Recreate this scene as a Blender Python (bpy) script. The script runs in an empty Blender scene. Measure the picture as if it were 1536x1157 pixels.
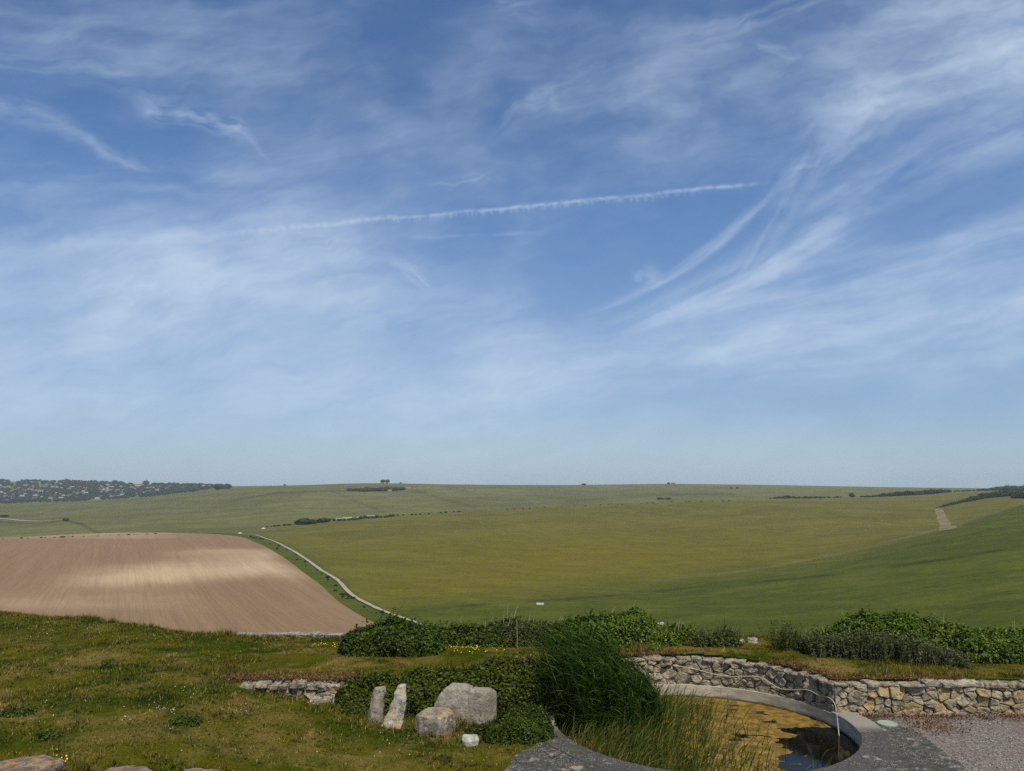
import bpy, bmesh, math, random
import numpy as np
from mathutils import Vector, noise as mnoise

random.seed(11)
RNG = np.random.default_rng(11)
SC = bpy.context.scene
COL = SC.collection
PI = math.pi

# ------------------------------------------------------------------ view of the place
FOC, EYE = 1150.0, 5.0
PITCH = math.atan((728 - 578.5) / FOC)
CP, SP = math.cos(PITCH), math.sin(PITCH)

def ray(x, y):
    dx = (x - 768) / FOC
    dy = (578.5 - y) / FOC
    Y = CP - dy * SP
    return dx / Y, (SP + dy * CP) / Y

def slope(y):
    return ray(768, y)[1]

def on(x, y, z):
    u, w = ray(x, y)
    Y = (z - EYE) / w
    return Vector((u * Y, Y, z))

def at(x, y, Y):
    u, w = ray(x, y)
    return Vector((u * Y, Y, EYE + w * Y))

cam = bpy.data.objects.new('camera', bpy.data.cameras.new('camera'))
COL.objects.link(cam)
cam.location = (0, 0, EYE)
cam.rotation_euler = (PI / 2 + PITCH, 0, 0)
cam.data.sensor_width = 36
cam.data.lens = 36 * FOC / 1536
cam.data.clip_start = 0.1
cam.data.clip_end = 40000
SC.camera = cam

# ------------------------------------------------------------------ noise in numpy
def _hash(ix, iy, iz, seed):
    h = (ix.astype(np.int64) * 374761393 + iy.astype(np.int64) * 668265263 + iz.astype(np.int64) * 2147483647 + seed * 974634777) & 0xffffffff
    h = ((h ^ (h >> 13)) * 1274126177) & 0xffffffff
    h = ((h ^ (h >> 16)) * 2246822519) & 0xffffffff
    return ((h ^ (h >> 15)) & 0xffffff) / float(0xffffff)

def vnoise(x, y, seed=0):
    x = np.asarray(x, float); y = np.asarray(y, float)
    ix = np.floor(x); iy = np.floor(y)
    fx = x - ix; fy = y - iy
    fx = fx * fx * (3 - 2 * fx); fy = fy * fy * (3 - 2 * fy)
    z = np.zeros_like(ix)
    a = _hash(ix, iy, z, seed); b = _hash(ix + 1, iy, z, seed)
    c = _hash(ix, iy + 1, z, seed); d = _hash(ix + 1, iy + 1, z, seed)
    return (a * (1 - fx) + b * fx) * (1 - fy) + (c * (1 - fx) + d * fx) * fy

def fbm(x, y, oct=4, seed=0):
    t = 0; a = 0.5; s = 0
    for k in range(oct):
        t = t + a * vnoise(x * 2 ** k + 17.3 * k, y * 2 ** k - 9.1 * k, seed + k)
        s += a; a *= 0.5
    return t / s

def sstep(a, b, x):
    t = np.clip((np.asarray(x, float) - a) / (b - a), 0, 1)
    return t * t * (3 - 2 * t)

# ------------------------------------------------------------------ material nodes
class G:
    def __init__(self, tree):
        self.t = tree; self.n = tree.nodes; self.l = tree.links
    def new(self, ty, **kw):
        n = self.n.new(ty)
        for k, v in kw.items(): setattr(n, k, v)
        return n
    def put(self, sock, v):
        if v is None: return
        if isinstance(v, bpy.types.NodeSocket): self.l.new(v, sock)
        elif isinstance(v, (tuple, list)) and sock.type == 'RGBA': sock.default_value = tuple(v) + ((1,) if len(v) == 3 else ())
        else: sock.default_value = v
    def m(self, op, a, b=None, c=None, clamp=False):
        n = self.new('ShaderNodeMath', operation=op, use_clamp=clamp)
        for i, v in enumerate((a, b, c)): self.put(n.inputs[i], v)
        return n.outputs[0]
    def mix(self, f, a, b, mode='MIX'):
        n = self.new('ShaderNodeMix', data_type='RGBA', blend_type=mode)
        self.put(n.inputs[0], f); self.put(n.inputs[6], a); self.put(n.inputs[7], b)
        return n.outputs[2]
    def noise(self, vec, scale, detail=4, rough=0.55, dist=0.0, col=False):
        n = self.new('ShaderNodeTexNoise')
        self.put(n.inputs['Vector'], vec)
        n.inputs['Scale'].default_value = scale; n.inputs['Detail'].default_value = detail
        n.inputs['Roughness'].default_value = rough; n.inputs['Distortion'].default_value = dist
        return n.outputs[1 if col else 0]
    def vor(self, vec, scale, feat='F1', out=0):
        n = self.new('ShaderNodeTexVoronoi', feature=feat)
        self.put(n.inputs['Vector'], vec); n.inputs['Scale'].default_value = scale
        return n.outputs[out]
    def pos(self):
        return self.new('ShaderNodeNewGeometry').outputs['Position']
    def xyz(self, v):
        n = self.new('ShaderNodeSeparateXYZ'); self.put(n.inputs[0], v); return n.outputs
    def cxyz(self, x, y, z):
        n = self.new('ShaderNodeCombineXYZ')
        for i, v in enumerate((x, y, z)): self.put(n.inputs[i], v)
        return n.outputs[0]
    def scale(self, v, s):
        n = self.new('ShaderNodeVectorMath', operation='MULTIPLY'); self.put(n.inputs[0], v); n.inputs[1].default_value = s
        return n.outputs[0]
    def step(self, v, a, b, smooth=True):
        n = self.new('ShaderNodeMapRange')
        if smooth: n.interpolation_type = 'SMOOTHSTEP'
        self.put(n.inputs[0], v); n.inputs[1].default_value = a; n.inputs[2].default_value = b
        return n.outputs[0]
    def attr(self, name, out='Fac'):
        return self.new('ShaderNodeAttribute', attribute_name=name).outputs[out]
    def bump(self, h, strength, dist):
        n = self.new('ShaderNodeBump'); n.inputs['Strength'].default_value = strength; n.inputs['Distance'].default_value = dist
        self.put(n.inputs['Height'], h); return n.outputs[0]

def material(name, fn, rough=0.9, spec=0.3, trans=0.0):
    mt = bpy.data.materials.new(name); mt.use_nodes = True
    g = G(mt.node_tree)
    bs = g.n['Principled BSDF']
    r = fn(g)
    col, nor, rg = (r + (None, None))[:3] if isinstance(r, tuple) and not (len(r) == 3 and all(isinstance(q, (int, float)) for q in r)) else (r, None, None)
    g.put(bs.inputs['Base Color'], col)
    if nor is not None: g.put(bs.inputs['Normal'], nor)
    bs.inputs['Roughness'].default_value = rough
    if rg is not None: g.put(bs.inputs['Roughness'], rg)
    bs.inputs['Specular IOR Level'].default_value = spec
    if trans > 0:
        tr = g.new('ShaderNodeBsdfTranslucent'); g.put(tr.inputs[0], col)
        mx = g.new('ShaderNodeMixShader'); mx.inputs[0].default_value = trans
        g.l.new(bs.outputs[0], mx.inputs[1]); g.l.new(tr.outputs[0], mx.inputs[2])
        g.l.new(mx.outputs[0], g.n['Material Output'].inputs[0])
    return mt

def turf_colour(g, lush=None):
    """green, olive and straw patches, the same on the soil and on the blades"""
    p = g.pos()
    x, y, z = g.xyz(p)
    a = g.noise(g.cxyz(x, y, 0.0), 0.42, 5, 0.6, 0.6)
    b = g.noise(g.cxyz(x, y, 3.0), 1.9, 5, 0.65)
    c = g.noise(g.cxyz(g.m('MULTIPLY', x, .6), y, 8.0), 0.9, 4, 0.6, 0.4)
    dry = g.step(g.m('ADD', g.m('MULTIPLY', a, 0.62), g.m('MULTIPLY', b, 0.38)), 0.445, 0.635)
    # the terrace brink and the damp foot of the slope stay green
    edge = g.m('MULTIPLY', g.step(y, 19.5, 23.0), g.step(x, -4.0, -9.0))
    near = g.step(y, 16.6, 14.0)
    dry = g.m('MULTIPLY', dry, g.m('SUBTRACT', 1.0, g.m('MULTIPLY', edge, 0.55)))
    dry = g.m('MULTIPLY', dry, g.m('SUBTRACT', 1.0, g.m('MULTIPLY', near, 0.25)))
    green = g.mix(g.step(c, 0.40, 0.64), GRASS_OLIVE, GRASS_GREEN)
    col = g.mix(dry, green, GRASS_STRAW)
    dk = g.step(g.noise(g.cxyz(x, y, 21.0), 0.75, 3, 0.55), 0.60, 0.70)
    col = g.mix(g.m('MULTIPLY', dk, 0.75), col, GRASS_DARK)
    return col

GRASS_OLIVE = (0.104, 0.097, 0.009)
GRASS_GREEN = (0.045, 0.067, 0.005)
GRASS_STRAW = (0.215, 0.158, 0.045)
GRASS_DARK = (0.020, 0.040, 0.004)

def m_soil(g):
    c = turf_colour(g)
    n = g.noise(g.pos(), 26, 4, 0.7)
    c = g.mix(g.step(n, 0.3, 0.75), g.mix(1.0, c, (0.45, 0.45, 0.42), 'MULTIPLY'), c)
    return c, g.bump(n, 0.6, 0.05)
M_SOIL = material('turf', m_soil, 0.95, 0.0)

def m_blade(g):
    r = g.attr('rnd')
    c = turf_colour(g)
    c = g.mix(g.step(r, 0.80, 0.98), c, (0.27, 0.21, 0.085))
    v = g.m('MULTIPLY_ADD', g.attr('tuft'), 1.15, 0.42)
    return g.mix(1.0, c, g.cxyz(v, v, v), 'MULTIPLY')
M_BLADE = material('grass_blades', m_blade, 0.75, 0.08, 0.28)

def leafmat(name, c0, c1, c2, spec=0.35, rough=0.5, trans=0.22, patch=1.1):
    def fn(g):
        r = g.attr('rnd')
        n = g.noise(g.pos(), patch, 3, 0.6)
        c = g.mix(g.step(n, 0.36, 0.66), c0, c1)
        c = g.mix(g.step(r, 0.62, 1.0), c, c2)
        v = g.m('MULTIPLY_ADD', r, 0.6, 0.7)
        return g.mix(1.0, c, g.cxyz(v, v, v), 'MULTIPLY')
    return material(name, fn, rough, spec, trans)

M_IVY = leafmat('ivy_leaf', (0.040, 0.073, 0.005), (0.084, 0.132, 0.008), (0.142, 0.185, 0.018), 0.18, 0.5, 0.22, 1.7)
M_BRAMBLE = leafmat('bramble_leaf', (0.024, 0.046, 0.004), (0.044, 0.076, 0.006), (0.085, 0.110, 0.014), 0.15, 0.5)
M_SCRUB = leafmat('scrub_leaf', (0.038, 0.050, 0.010), (0.062, 0.074, 0.016), (0.105, 0.105, 0.032), 0.12, 0.6)
M_DULLIVY = leafmat('old_ivy_leaf', (0.030, 0.046, 0.004), (0.062, 0.080, 0.007), (0.105, 0.115, 0.018), 0.12, 0.55)
M_SAGE = leafmat('sage_leaf', (0.072, 0.086, 0.032), (0.100, 0.110, 0.044), (0.170, 0.160, 0.085), 0.12, 0.7)
M_REED = leafmat('reed_leaf', (0.010, 0.028, 0.002), (0.023, 0.050, 0.003), (0.062, 0.095, 0.008), 0.10, 0.55, 0.22, 1.6)
M_RUSH = leafmat('rush_blade', (0.032, 0.060, 0.004), (0.066, 0.086, 0.009), (0.150, 0.135, 0.040), 0.1, 0.6, 0.25, 2.0)
M_FARLEAF = leafmat('far_foliage', (0.020, 0.036, 0.008), (0.032, 0.052, 0.011), (0.050, 0.072, 0.016), 0.0, 0.9, 0.0, 0.05)
M_TWIG_SHADE = material('twig_shade', lambda g: g.mix(g.noise(g.pos(), 9, 4), (0.018, 0.018, 0.008), (0.045, 0.040, 0.018)), 0.95, 0.1)  # twig brown, darkened so the colour carries the shade inside a bush
M_BARK = material('bark', lambda g: g.mix(g.noise(g.pos(), 3, 4), (0.05, 0.04, 0.03), (0.10, 0.08, 0.06)), 0.95, 0.1)
M_SEDUM = leafmat('stonecrop', (0.120, 0.040, 0.018), (0.175, 0.075, 0.032), (0.20, 0.14, 0.05), 0.2, 0.8, 0.1, 2.5)
M_STEM = material('dry_stem', lambda g: g.mix(g.attr('rnd'), (0.26, 0.24, 0.10), (0.36, 0.32, 0.17)), 0.8, 0.2, 0.2)
M_YEL = material('buttercup_petal', lambda g: g.mix(g.attr('rnd'), (0.62, 0.48, 0.02), (0.75, 0.62, 0.06)), 0.6, 0.3)
M_WHITE = material('daisy_petal', lambda g: g.mix(g.attr('rnd'), (0.55, 0.56, 0.50), (0.78, 0.78, 0.72)), 0.7, 0.2)

def stone_fn(c0, c1, c2, dark=(0.07, 0.065, 0.055), lichen=0.0, scale=1.0, tint=True, lich_lo=0.56, lich_up=(0.45, 0.75), grime=0.75, pale=0.8):
    def fn(g):
        p = g.pos()
        n1 = g.noise(p, 6 * scale, 5, 0.66, 0.4)
        n2 = g.noise(p, 19 * scale, 5, 0.72)
        n3 = g.noise(p, 3.1 * scale, 4, 0.62, 0.3)
        n4 = g.noise(p, 11 * scale, 5, 0.7, 0.6)
        c = g.mix(g.step(n1, 0.38, 0.62), c0, c1)
        if tint: c = g.mix(g.step(g.attr('tint'), 0.45, 0.95), c, c2)
        c = g.mix(g.m('MULTIPLY', g.step(n4, 0.53, 0.61), grime), c, dark)
        c = g.mix(g.m('MULTIPLY', g.step(n3, 0.54, 0.66), grime * .6), c, dark)
        c = g.mix(g.m('MULTIPLY', g.step(n2, 0.57, 0.66), pale), c, tuple(min(.66, v * 1.55) for v in c1))
        if lichen:
            ln = g.noise(p, 6.5 * scale, 5, 0.72, 0.5)
            nz = g.xyz(g.new('ShaderNodeNewGeometry').outputs['Normal'])[2]
            f = g.m('MULTIPLY', g.step(ln, lich_lo, lich_lo + 0.05), g.step(nz, *lich_up))
            f = g.m('MULTIPLY', f, g.m('MULTIPLY_ADD', g.step(n2, .4, .6), .5, .5))
            c = g.mix(g.m('MULTIPLY', f, lichen), c, (0.50, 0.235, 0.045))
        h = g.m('ADD', g.m('MULTIPLY', n4, 0.8), g.m('MULTIPLY', n2, 0.6))
        return c, g.bump(h, 1.0, 0.045)
    return fn
M_RUBBLE = material('rubble_stone', stone_fn((0.24, 0.20, 0.135), (0.43, 0.365, 0.26), (0.40, 0.295, 0.145), (0.075, 0.066, 0.05)), 0.92, 0.2)
M_COPING = material('coping_stone', stone_fn((0.13, 0.106, 0.072), (0.36, 0.305, 0.22), (0.43, 0.375, 0.285), (0.045, 0.039, 0.03)), 0.92, 0.2)
M_MORTAR = material('mortar', lambda g: (g.mix(g.noise(g.pos(), 11, 4), (0.05, 0.043, 0.033), (0.10, 0.088, 0.066)), g.bump(g.noise(g.pos(), 30, 4), 0.7, 0.02)), 0.95, 0.1)
M_GREYSTONE = material('grey_standing_stone', stone_fn((0.21, 0.18, 0.13), (0.33, 0.29, 0.22), (0.4, 0.36, 0.3), tint=False), 0.92, 0.2)
M_PALESTONE = material('pale_lichen_stone', stone_fn((0.27, 0.24, 0.19), (0.48, 0.45, 0.39), (0.5, 0.48, 0.42), (0.10, 0.09, 0.07), 0.85, tint=False, lich_lo=0.535, lich_up=(0.12, 0.35), grime=.5), 0.92, 0.2)
M_DRESSED = material('dressed_stone', stone_fn((0.26, 0.23, 0.17), (0.36, 0.33, 0.265), (0.5, 0.48, 0.42), (0.15, 0.135, 0.10), tint=False, grime=.35, pale=.4), 0.92, 0.2)
M_BLOCK = material('boulder_stone', stone_fn((0.17, 0.15, 0.115), (0.34, 0.305, 0.245), (0.5, 0.48, 0.42), lichen=0.85, tint=False, lich_lo=0.50, lich_up=(0.7, 0.92)), 0.92, 0.2)
M_WHITESTONE = material('white_stone', stone_fn((0.36, 0.33, 0.27), (0.50, 0.47, 0.40), (0.6, 0.57, 0.5), (0.25, 0.23, 0.19), tint=False), 0.92, 0.2)
M_TUMBLE = material('tumbled_rubble', stone_fn((0.26, 0.23, 0.17), (0.42, 0.37, 0.28), (0.4, 0.3, 0.2), tint=False), 0.92, 0.2)
M_KERBSTONE = material('lichened_slab', stone_fn((0.14, 0.10, 0.07), (0.26, 0.20, 0.145), (0.5, 0.48, 0.42), (0.08, 0.065, 0.05), lichen=0.9, tint=False, lich_lo=0.55), 0.92, 0.2)
M_FLINT = material('flint_wall', stone_fn((0.24, 0.215, 0.17), (0.40, 0.36, 0.29), (0.26, 0.27, 0.26)), 0.9, 0.25)
M_CHALK = material('chalk', lambda g: g.mix(g.noise(g.pos(), 0.6, 4), (0.42, 0.36, 0.27), (0.62, 0.56, 0.46)), 0.95, 0.1)

def m_conc(g):
    p = g.pos()
    a = g.noise(p, 1.3, 4, 0.6); b = g.noise(p, 7, 5, 0.65, 0.4); c = g.vor(p, 26)
    col = g.mix(g.step(b, 0.35, 0.65), (0.036, 0.033, 0.028), (0.088, 0.079, 0.064))
    col = g.mix(g.m('MULTIPLY', g.step(b, 0.60, 0.66), 0.8), col, (0.27, 0.25, 0.215))
    col = g.mix(g.m('MULTIPLY', g.step(c, 0.26, 0.16), g.step(a, 0.40, 0.55)), col, (0.42, 0.41, 0.38))
    col = g.mix(g.step(g.noise(p, 2.2, 3), 0.60, 0.68), col, (0.26, 0.21, 0.15))
    return col, g.bump(b, 0.5, 0.02)
M_PAVE = material('lichened_concrete', m_conc, 0.9, 0.25)

def m_rim(g):
    p = g.pos()
    x, y, z = g.xyz(p)
    b = g.noise(p, 3.0, 5, 0.65, 0.6); c = g.noise(p, 22, 4, 0.6)
    col = g.mix(g.step(c, 0.35, 0.7), (0.042, 0.039, 0.034), (0.095, 0.087, 0.073))
    # worn pale where the rim runs in under the wall
    worn = g.m('MAXIMUM', g.step(y, 16.3, 16.9), g.step(b, 0.60, 0.68))
    col = g.mix(g.m('MULTIPLY', worn, 0.85), col, (0.27, 0.24, 0.185))
    sp = g.vor(p, 26)
    col = g.mix(g.m('MULTIPLY', g.step(sp, 0.24, 0.15), g.step(b, 0.42, 0.55)), col, (0.36, 0.34, 0.29))
    return col, g.bump(c, 0.4, 0.01)
M_RIM = material('pool_rim_concrete', m_rim, 0.85, 0.25)

def m_basin(g):
    p = g.pos()
    x, y, z = g.xyz(p)
    b = g.noise(g.scale(p, (1, 1, 5)), 3, 5, 0.6)
    col = g.mix(g.step(b, 0.35, 0.7), (0.33, 0.295, 0.225), (0.52, 0.47, 0.37))
    wet = g.step(g.m('ADD', z, g.m('MULTIPLY', b, 0.1)), -0.17, -0.24)
    return g.mix(wet, col, (0.10, 0.085, 0.055)), g.bump(b, 0.3, 0.02)
M_BASIN = material('pool_basin_concrete', m_basin, 0.8, 0.25)

def m_gravel(g):
    p = g.pos()
    a = g.vor(p, 34, 'F1', 1); h = g.vor(p, 34)
    n = g.noise(p, 0.9, 4, 0.6); n2 = g.noise(p, 6, 4, 0.7)
    s = g.new('ShaderNodeSeparateColor'); g.put(s.inputs[0], a)
    col = g.mix(s.outputs[0], (0.075, 0.066, 0.056), (0.27, 0.24, 0.205))
    col = g.mix(g.step(n, 0.42, 0.66), col, g.mix(s.outputs[1], (0.095, 0.068, 0.055), (0.25, 0.20, 0.17)))
    col = g.mix(g.m('MULTIPLY', g.step(n2, 0.56, 0.68), 0.7), col, (0.11, 0.085, 0.055))
    return col, g.bump(h, 0.9, 0.02)
M_GRAVEL = material('gravel', m_gravel, 0.95, 0.2)
M_PEBBLE = material('pebble', lambda g: g.mix(g.attr('rnd'), (0.11, 0.09, 0.08), (0.42, 0.385, 0.355)), 0.85, 0.25)

def m_water(g):
    return (0.004, 0.004, 0.002), g.bump(g.noise(g.pos(), 9, 3), 0.10, 0.01), 0.07
M_WATER = material('pond_water', m_water, 0.05, 0.12)
def m_algae(g):
    p = g.pos(); n = g.noise(p, 4, 5, 0.65); k = g.noise(p, 32, 4, 0.7)
    col = g.mix(g.step(n, 0.35, 0.68), (0.100, 0.062, 0.008), (0.270, 0.162, 0.025))
    col = g.mix(g.step(k, 0.54, 0.74), col, (0.085, 0.060, 0.012))
    return col, g.bump(k, 0.6, 0.01)
M_ALGAE = material('algae', m_algae, 0.75, 0.3)
M_HOSE = material('hose_plastic', lambda g: g.mix(g.noise(g.pos(), 14, 3), (0.36, 0.315, 0.235), (0.50, 0.45, 0.36)), 0.6, 0.4)
M_COVER = material('cover_metal', lambda g: (g.mix(g.noise(g.pos(), 30, 4), (0.20, 0.24, 0.185), (0.36, 0.40, 0.32)), g.bump(g.vor(g.pos(), 40), 0.5, 0.01)), 0.7, 0.3)
M_WOOD = material('weathered_wood', lambda g: (g.mix(g.noise(g.scale(g.pos(), (6, 6, 60)), 1, 4), (0.30, 0.275, 0.22), (0.46, 0.43, 0.36)), g.bump(g.noise(g.scale(g.pos(), (9, 60, 60)), 1, 4), 0.5, 0.01)), 0.9, 0.2)
M_DARKWOOD = material('dark_wood', lambda g: g.mix(g.noise(g.scale(g.pos(), (30, 30, 5)), 1, 4), (0.035, 0.028, 0.02), (0.085, 0.07, 0.05)), 0.9, 0.2)
M_CANE = material('cane', lambda g: g.mix(g.noise(g.pos(), 10, 3), (0.12, 0.15, 0.09), (0.20, 0.22, 0.14)), 0.7, 0.3)

def m_far(g):
    p = g.pos()
    x, y, z = g.xyz(p)
    flat = g.cxyz(x, y, 0.0)
    far = g.attr('zone_far'); lush = g.attr('zone_lush'); gold = g.attr('zone_gold'); verge = g.attr('zone_verge'); strip = g.attr('zone_strip')
    n1 = g.noise(flat, 0.011, 5, 0.6, 0.5); n2 = g.noise(flat, 0.06, 5, 0.65); n3 = g.noise(g.scale(flat, (0.35, 1.0, 1.0)), 0.035, 4, 0.6)
    n4 = g.noise(flat, 0.45, 5, 0.75)
    olive = g.mix(g.step(n1, 0.34, 0.66), OLIVE_A, OLIVE_B)
    olive = g.mix(gold, olive, g.mix(g.step(n3, 0.35, 0.65), GOLD_A, GOLD_B))
    green = g.mix(g.step(g.m('ADD', g.m('MULTIPLY', n1, .6), g.m('MULTIPLY', n2, .4)), 0.40, 0.62), LUSH_A, LUSH_B)
    farc = g.mix(g.step(n1, 0.36, 0.64), FAR_A, FAR_B)
    col = g.mix(far, olive, farc)
    col = g.mix(lush, col, green)
    col = g.mix(verge, col, VERGE)
    col = g.mix(strip, col, (0.27, 0.215, 0.115))
    n5 = g.noise(g.scale(flat, (0.30, 1.0, 1.0)), 0.22, 5, 0.7, 0.3)
    n6 = g.noise(flat, 1.3, 4, 0.75)
    t = g.m('MULTIPLY', g.m('MULTIPLY_ADD', n2, 0.8, 0.6), g.m('MULTIPLY_ADD', n4, 1.1, 0.45))
    t = g.m('MULTIPLY', t, g.m('MULTIPLY', g.m('MULTIPLY_ADD', n5, 0.5, 0.75), g.m('MULTIPLY_ADD', n6, 1.0, 0.5)))
    t = g.m('MULTIPLY', t, g.m('MULTIPLY_ADD', g.attr('zone_line'), -0.55, 1.0))
    col = g.mix(1.0, col, g.cxyz(t, t, t), 'MULTIPLY')
    # scattered tussocks on the damp slope
    tus = g.m('MULTIPLY', g.step(g.noise(g.scale(flat, (0.45, 0.8, 1)), 0.10, 5, 0.75), 0.57, 0.66), lush)
    col = g.mix(g.m('MULTIPLY', tus, 0.55), col, (0.024, 0.040, 0.012))
    return col, g.bump(n4, 0.25, 0.6)
OLIVE_A = (0.088, 0.084, 0.012); OLIVE_B = (0.120, 0.108, 0.016)
GOLD_A = (0.112, 0.092, 0.007); GOLD_B = (0.124, 0.104, 0.009)
LUSH_A = (0.054, 0.068, 0.006); LUSH_B = (0.073, 0.082, 0.009)
FAR_A = (0.096, 0.098, 0.026); FAR_B = (0.130, 0.126, 0.036)
VERGE = (0.052, 0.076, 0.010)
M_FAR = material('downland', m_far, 0.97, 0.05)

def m_plough(g):
    p = g.pos()
    x, y, z = g.xyz(p)
    ang = g.m('ADD', x, g.m('MULTIPLY', y, 0.50))
    fl = g.cxyz(x, y, 0.0)
    fur = g.noise(g.cxyz(g.m('MULTIPLY', ang, 1.25), g.m('MULTIPLY', y, 0.02), 0.0), 1.0, 5, 0.7)
    fur2 = g.noise(g.cxyz(g.m('MULTIPLY', ang, 0.16), g.m('MULTIPLY', y, 0.002), 5.0), 1.0, 3, 0.6)
    n = g.noise(g.scale(fl, (0.5, 1.0, 1.0)), 0.017, 4, 0.55, 0.4)
    k = g.noise(fl, 0.7, 5, 0.75)
    chalky = g.attr('chalky')
    f = g.m('MULTIPLY', chalky, g.m('MULTIPLY_ADD', n, 1.3, 0.25))
    col = g.mix(g.step(f, 0.05, 0.95), PLOUGH_A, PLOUGH_B)
    t = g.m('MULTIPLY', g.m('MULTIPLY_ADD', fur, 0.72, 0.64), g.m('MULTIPLY_ADD', fur2, 0.34, 0.83))
    t = g.m('MULTIPLY', t, g.m('MULTIPLY_ADD', k, 0.7, 0.65))
    col = g.mix(1.0, col, g.cxyz(t, t, t), 'MULTIPLY')
    return col, g.bump(fur, 0.25, 0.3)
PLOUGH_A = (0.215, 0.139, 0.079); PLOUGH_B = (0.41, 0.302, 0.185)
M_PLOUGH = material('ploughed_soil', m_plough, 0.97, 0.05)
M_TRACK = material('chalk_track', lambda g: g.mix(g.noise(g.pos(), 0.35, 5, 0.7), (0.20, 0.17, 0.105), (0.46, 0.40, 0.29)), 0.95, 0.1)
M_WALLS = [material('house_wall', lambda g, c=c: g.mix(g.noise(g.pos(), 0.3, 2), c, tuple(v * .8 for v in c)), 0.9, 0.2) for c in ((0.46, 0.45, 0.41), (0.36, 0.31, 0.26), (0.26, 0.17, 0.13))]
M_ROOFS = [material('house_roof', lambda g, c=c: g.mix(g.noise(g.pos(), 0.3, 2), c, tuple(v * .75 for v in c)), 0.9, 0.2) for c in ((0.17, 0.10, 0.075), (0.13, 0.12, 0.12), (0.32, 0.30, 0.28))]
M_WOOL = material('wool', lambda g: g.mix(g.noise(g.pos(), 6, 3), (0.34, 0.32, 0.26), (0.48, 0.45, 0.38)), 0.95, 0.1)
M_SHEEPFACE = material('sheep_face', lambda g: g.mix(g.noise(g.pos(), 9, 2), (0.10, 0.085, 0.07), (0.2, 0.17, 0.14)), 0.9, 0.1)
M_TROUGH = material('white_paint', lambda g: g.mix(g.noise(g.pos(), 2.5, 3), (0.50, 0.50, 0.47), (0.68, 0.68, 0.65)), 0.6, 0.3)

# ------------------------------------------------------------------ mesh helpers
def mesh_from(name, V, F, mats, loc=(0, 0, 0), attrs=None, midx=None, smooth=False):
    V = np.asarray(V, np.float32).reshape(-1, 3) - np.asarray(loc, np.float32)
    me = bpy.data.meshes.new(name)
    me.vertices.add(len(V)); me.vertices.foreach_set('co', V.ravel())
    if isinstance(F, np.ndarray):
        n, k = F.shape
        me.loops.add(n * k); me.loops.foreach_set('vertex_index', F.astype(np.int32).ravel())
        me.polygons.add(n); me.polygons.foreach_set('loop_start', np.arange(0, n * k, k, dtype=np.int32))
        if hasattr(me.polygons[0], 'loop_total'):
            try: me.polygons.foreach_set('loop_total', np.full(n, k, np.int32))
            except Exception: pass
    else:
        tot = [len(f) for f in F]; st = np.concatenate([[0], np.cumsum(tot)[:-1]]).astype(np.int32)
        me.loops.add(int(sum(tot))); me.loops.foreach_set('vertex_index', np.concatenate([np.asarray(f, np.int32) for f in F]))
        me.polygons.add(len(F)); me.polygons.foreach_set('loop_start', st)
        try: me.polygons.foreach_set('loop_total', np.asarray(tot, np.int32))
        except Exception: pass
    if midx is not None: me.polygons.foreach_set('material_index', np.asarray(midx, np.int32))
    me.polygons.foreach_set('use_smooth', np.full(len(me.polygons), bool(smooth)))
    for k, v in (attrs or {}).items():
        a = me.attributes.new(k, 'FLOAT', 'POINT'); a.data.foreach_set('value', np.asarray(v, np.float32))
    me.update(calc_edges=True); me.validate()
    for mt in (mats if isinstance(mats, (list, tuple)) else [mats]): me.materials.append(mt)
    return me

def obj(name, V, F, mats, parent=None, loc=None, **kw):
    o_loc = tuple(loc) if loc is not None else (tuple(parent.location) if parent else (0, 0, 0))
    me = mesh_from(name, V, F, mats, o_loc, **kw)
    o = bpy.data.objects.new(name, me); COL.objects.link(o)
    if parent: o.parent = parent
    else: o.location = o_loc
    return o

def bm_data(bm):
    bm.verts.ensure_lookup_table(); bm.verts.index_update()
    return [tuple(v.co) for v in bm.verts], [[v.index for v in f.verts] for f in bm.faces]

def tag(o, label=None, cat=None, group=None, kind=None):
    if label: o['label'] = label
    if cat: o['category'] = cat
    if group: o['group'] = group
    if kind: o['kind'] = kind
    return o

def root(name, loc, label, cat, group=None):
    o = bpy.data.objects.new(name, None); COL.objects.link(o)
    o.location = tuple(loc); o.empty_display_size = 0.2
    return tag(o, label, cat, group)

class MB:
    def __init__(s): s.V = []; s.F = []; s.T = []; s.n = 0; s.M = []
    def add(s, V, F, tint=0.0, mi=0):
        s.V.extend([tuple(v) for v in V]); s.F.extend([[i + s.n for i in f] for f in F])
        s.T.extend([tint] * len(V)); s.M.extend([mi] * len(F)); s.n += len(V)

def grid_faces(nu, nv):
    i = np.arange(nv - 1)[:, None] * nu + np.arange(nu - 1)[None, :]
    return np.stack([i, i + 1, i + nu + 1, i + nu], -1).reshape(-1, 4)

def unit(a):
    return a / np.maximum(np.linalg.norm(a, axis=-1, keepdims=True), 1e-9)

def leaf_quads(P, D, N, L, W):
    """diamond leaves: base P, along D, face normal about N, length L, width W, folded along the midrib"""
    D = unit(D); S = unit(np.cross(D, N)); U = np.cross(S, D)
    L = np.asarray(L)[:, None]; W = np.asarray(W)[:, None]
    b = P; t = P + D * L - U * L * 0.12
    l = P + D * L * 0.45 + S * W * 0.5 + U * W * 0.16
    r = P + D * L * 0.45 - S * W * 0.5 + U * W * 0.16
    V = np.stack([b, r, t, l], 1).reshape(-1, 3)
    k = np.arange(len(P))[:, None] * 4
    F = np.concatenate([k + np.array([[0, 1, 2]]), k + np.array([[0, 2, 3]])], 0)
    return V, F

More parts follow.
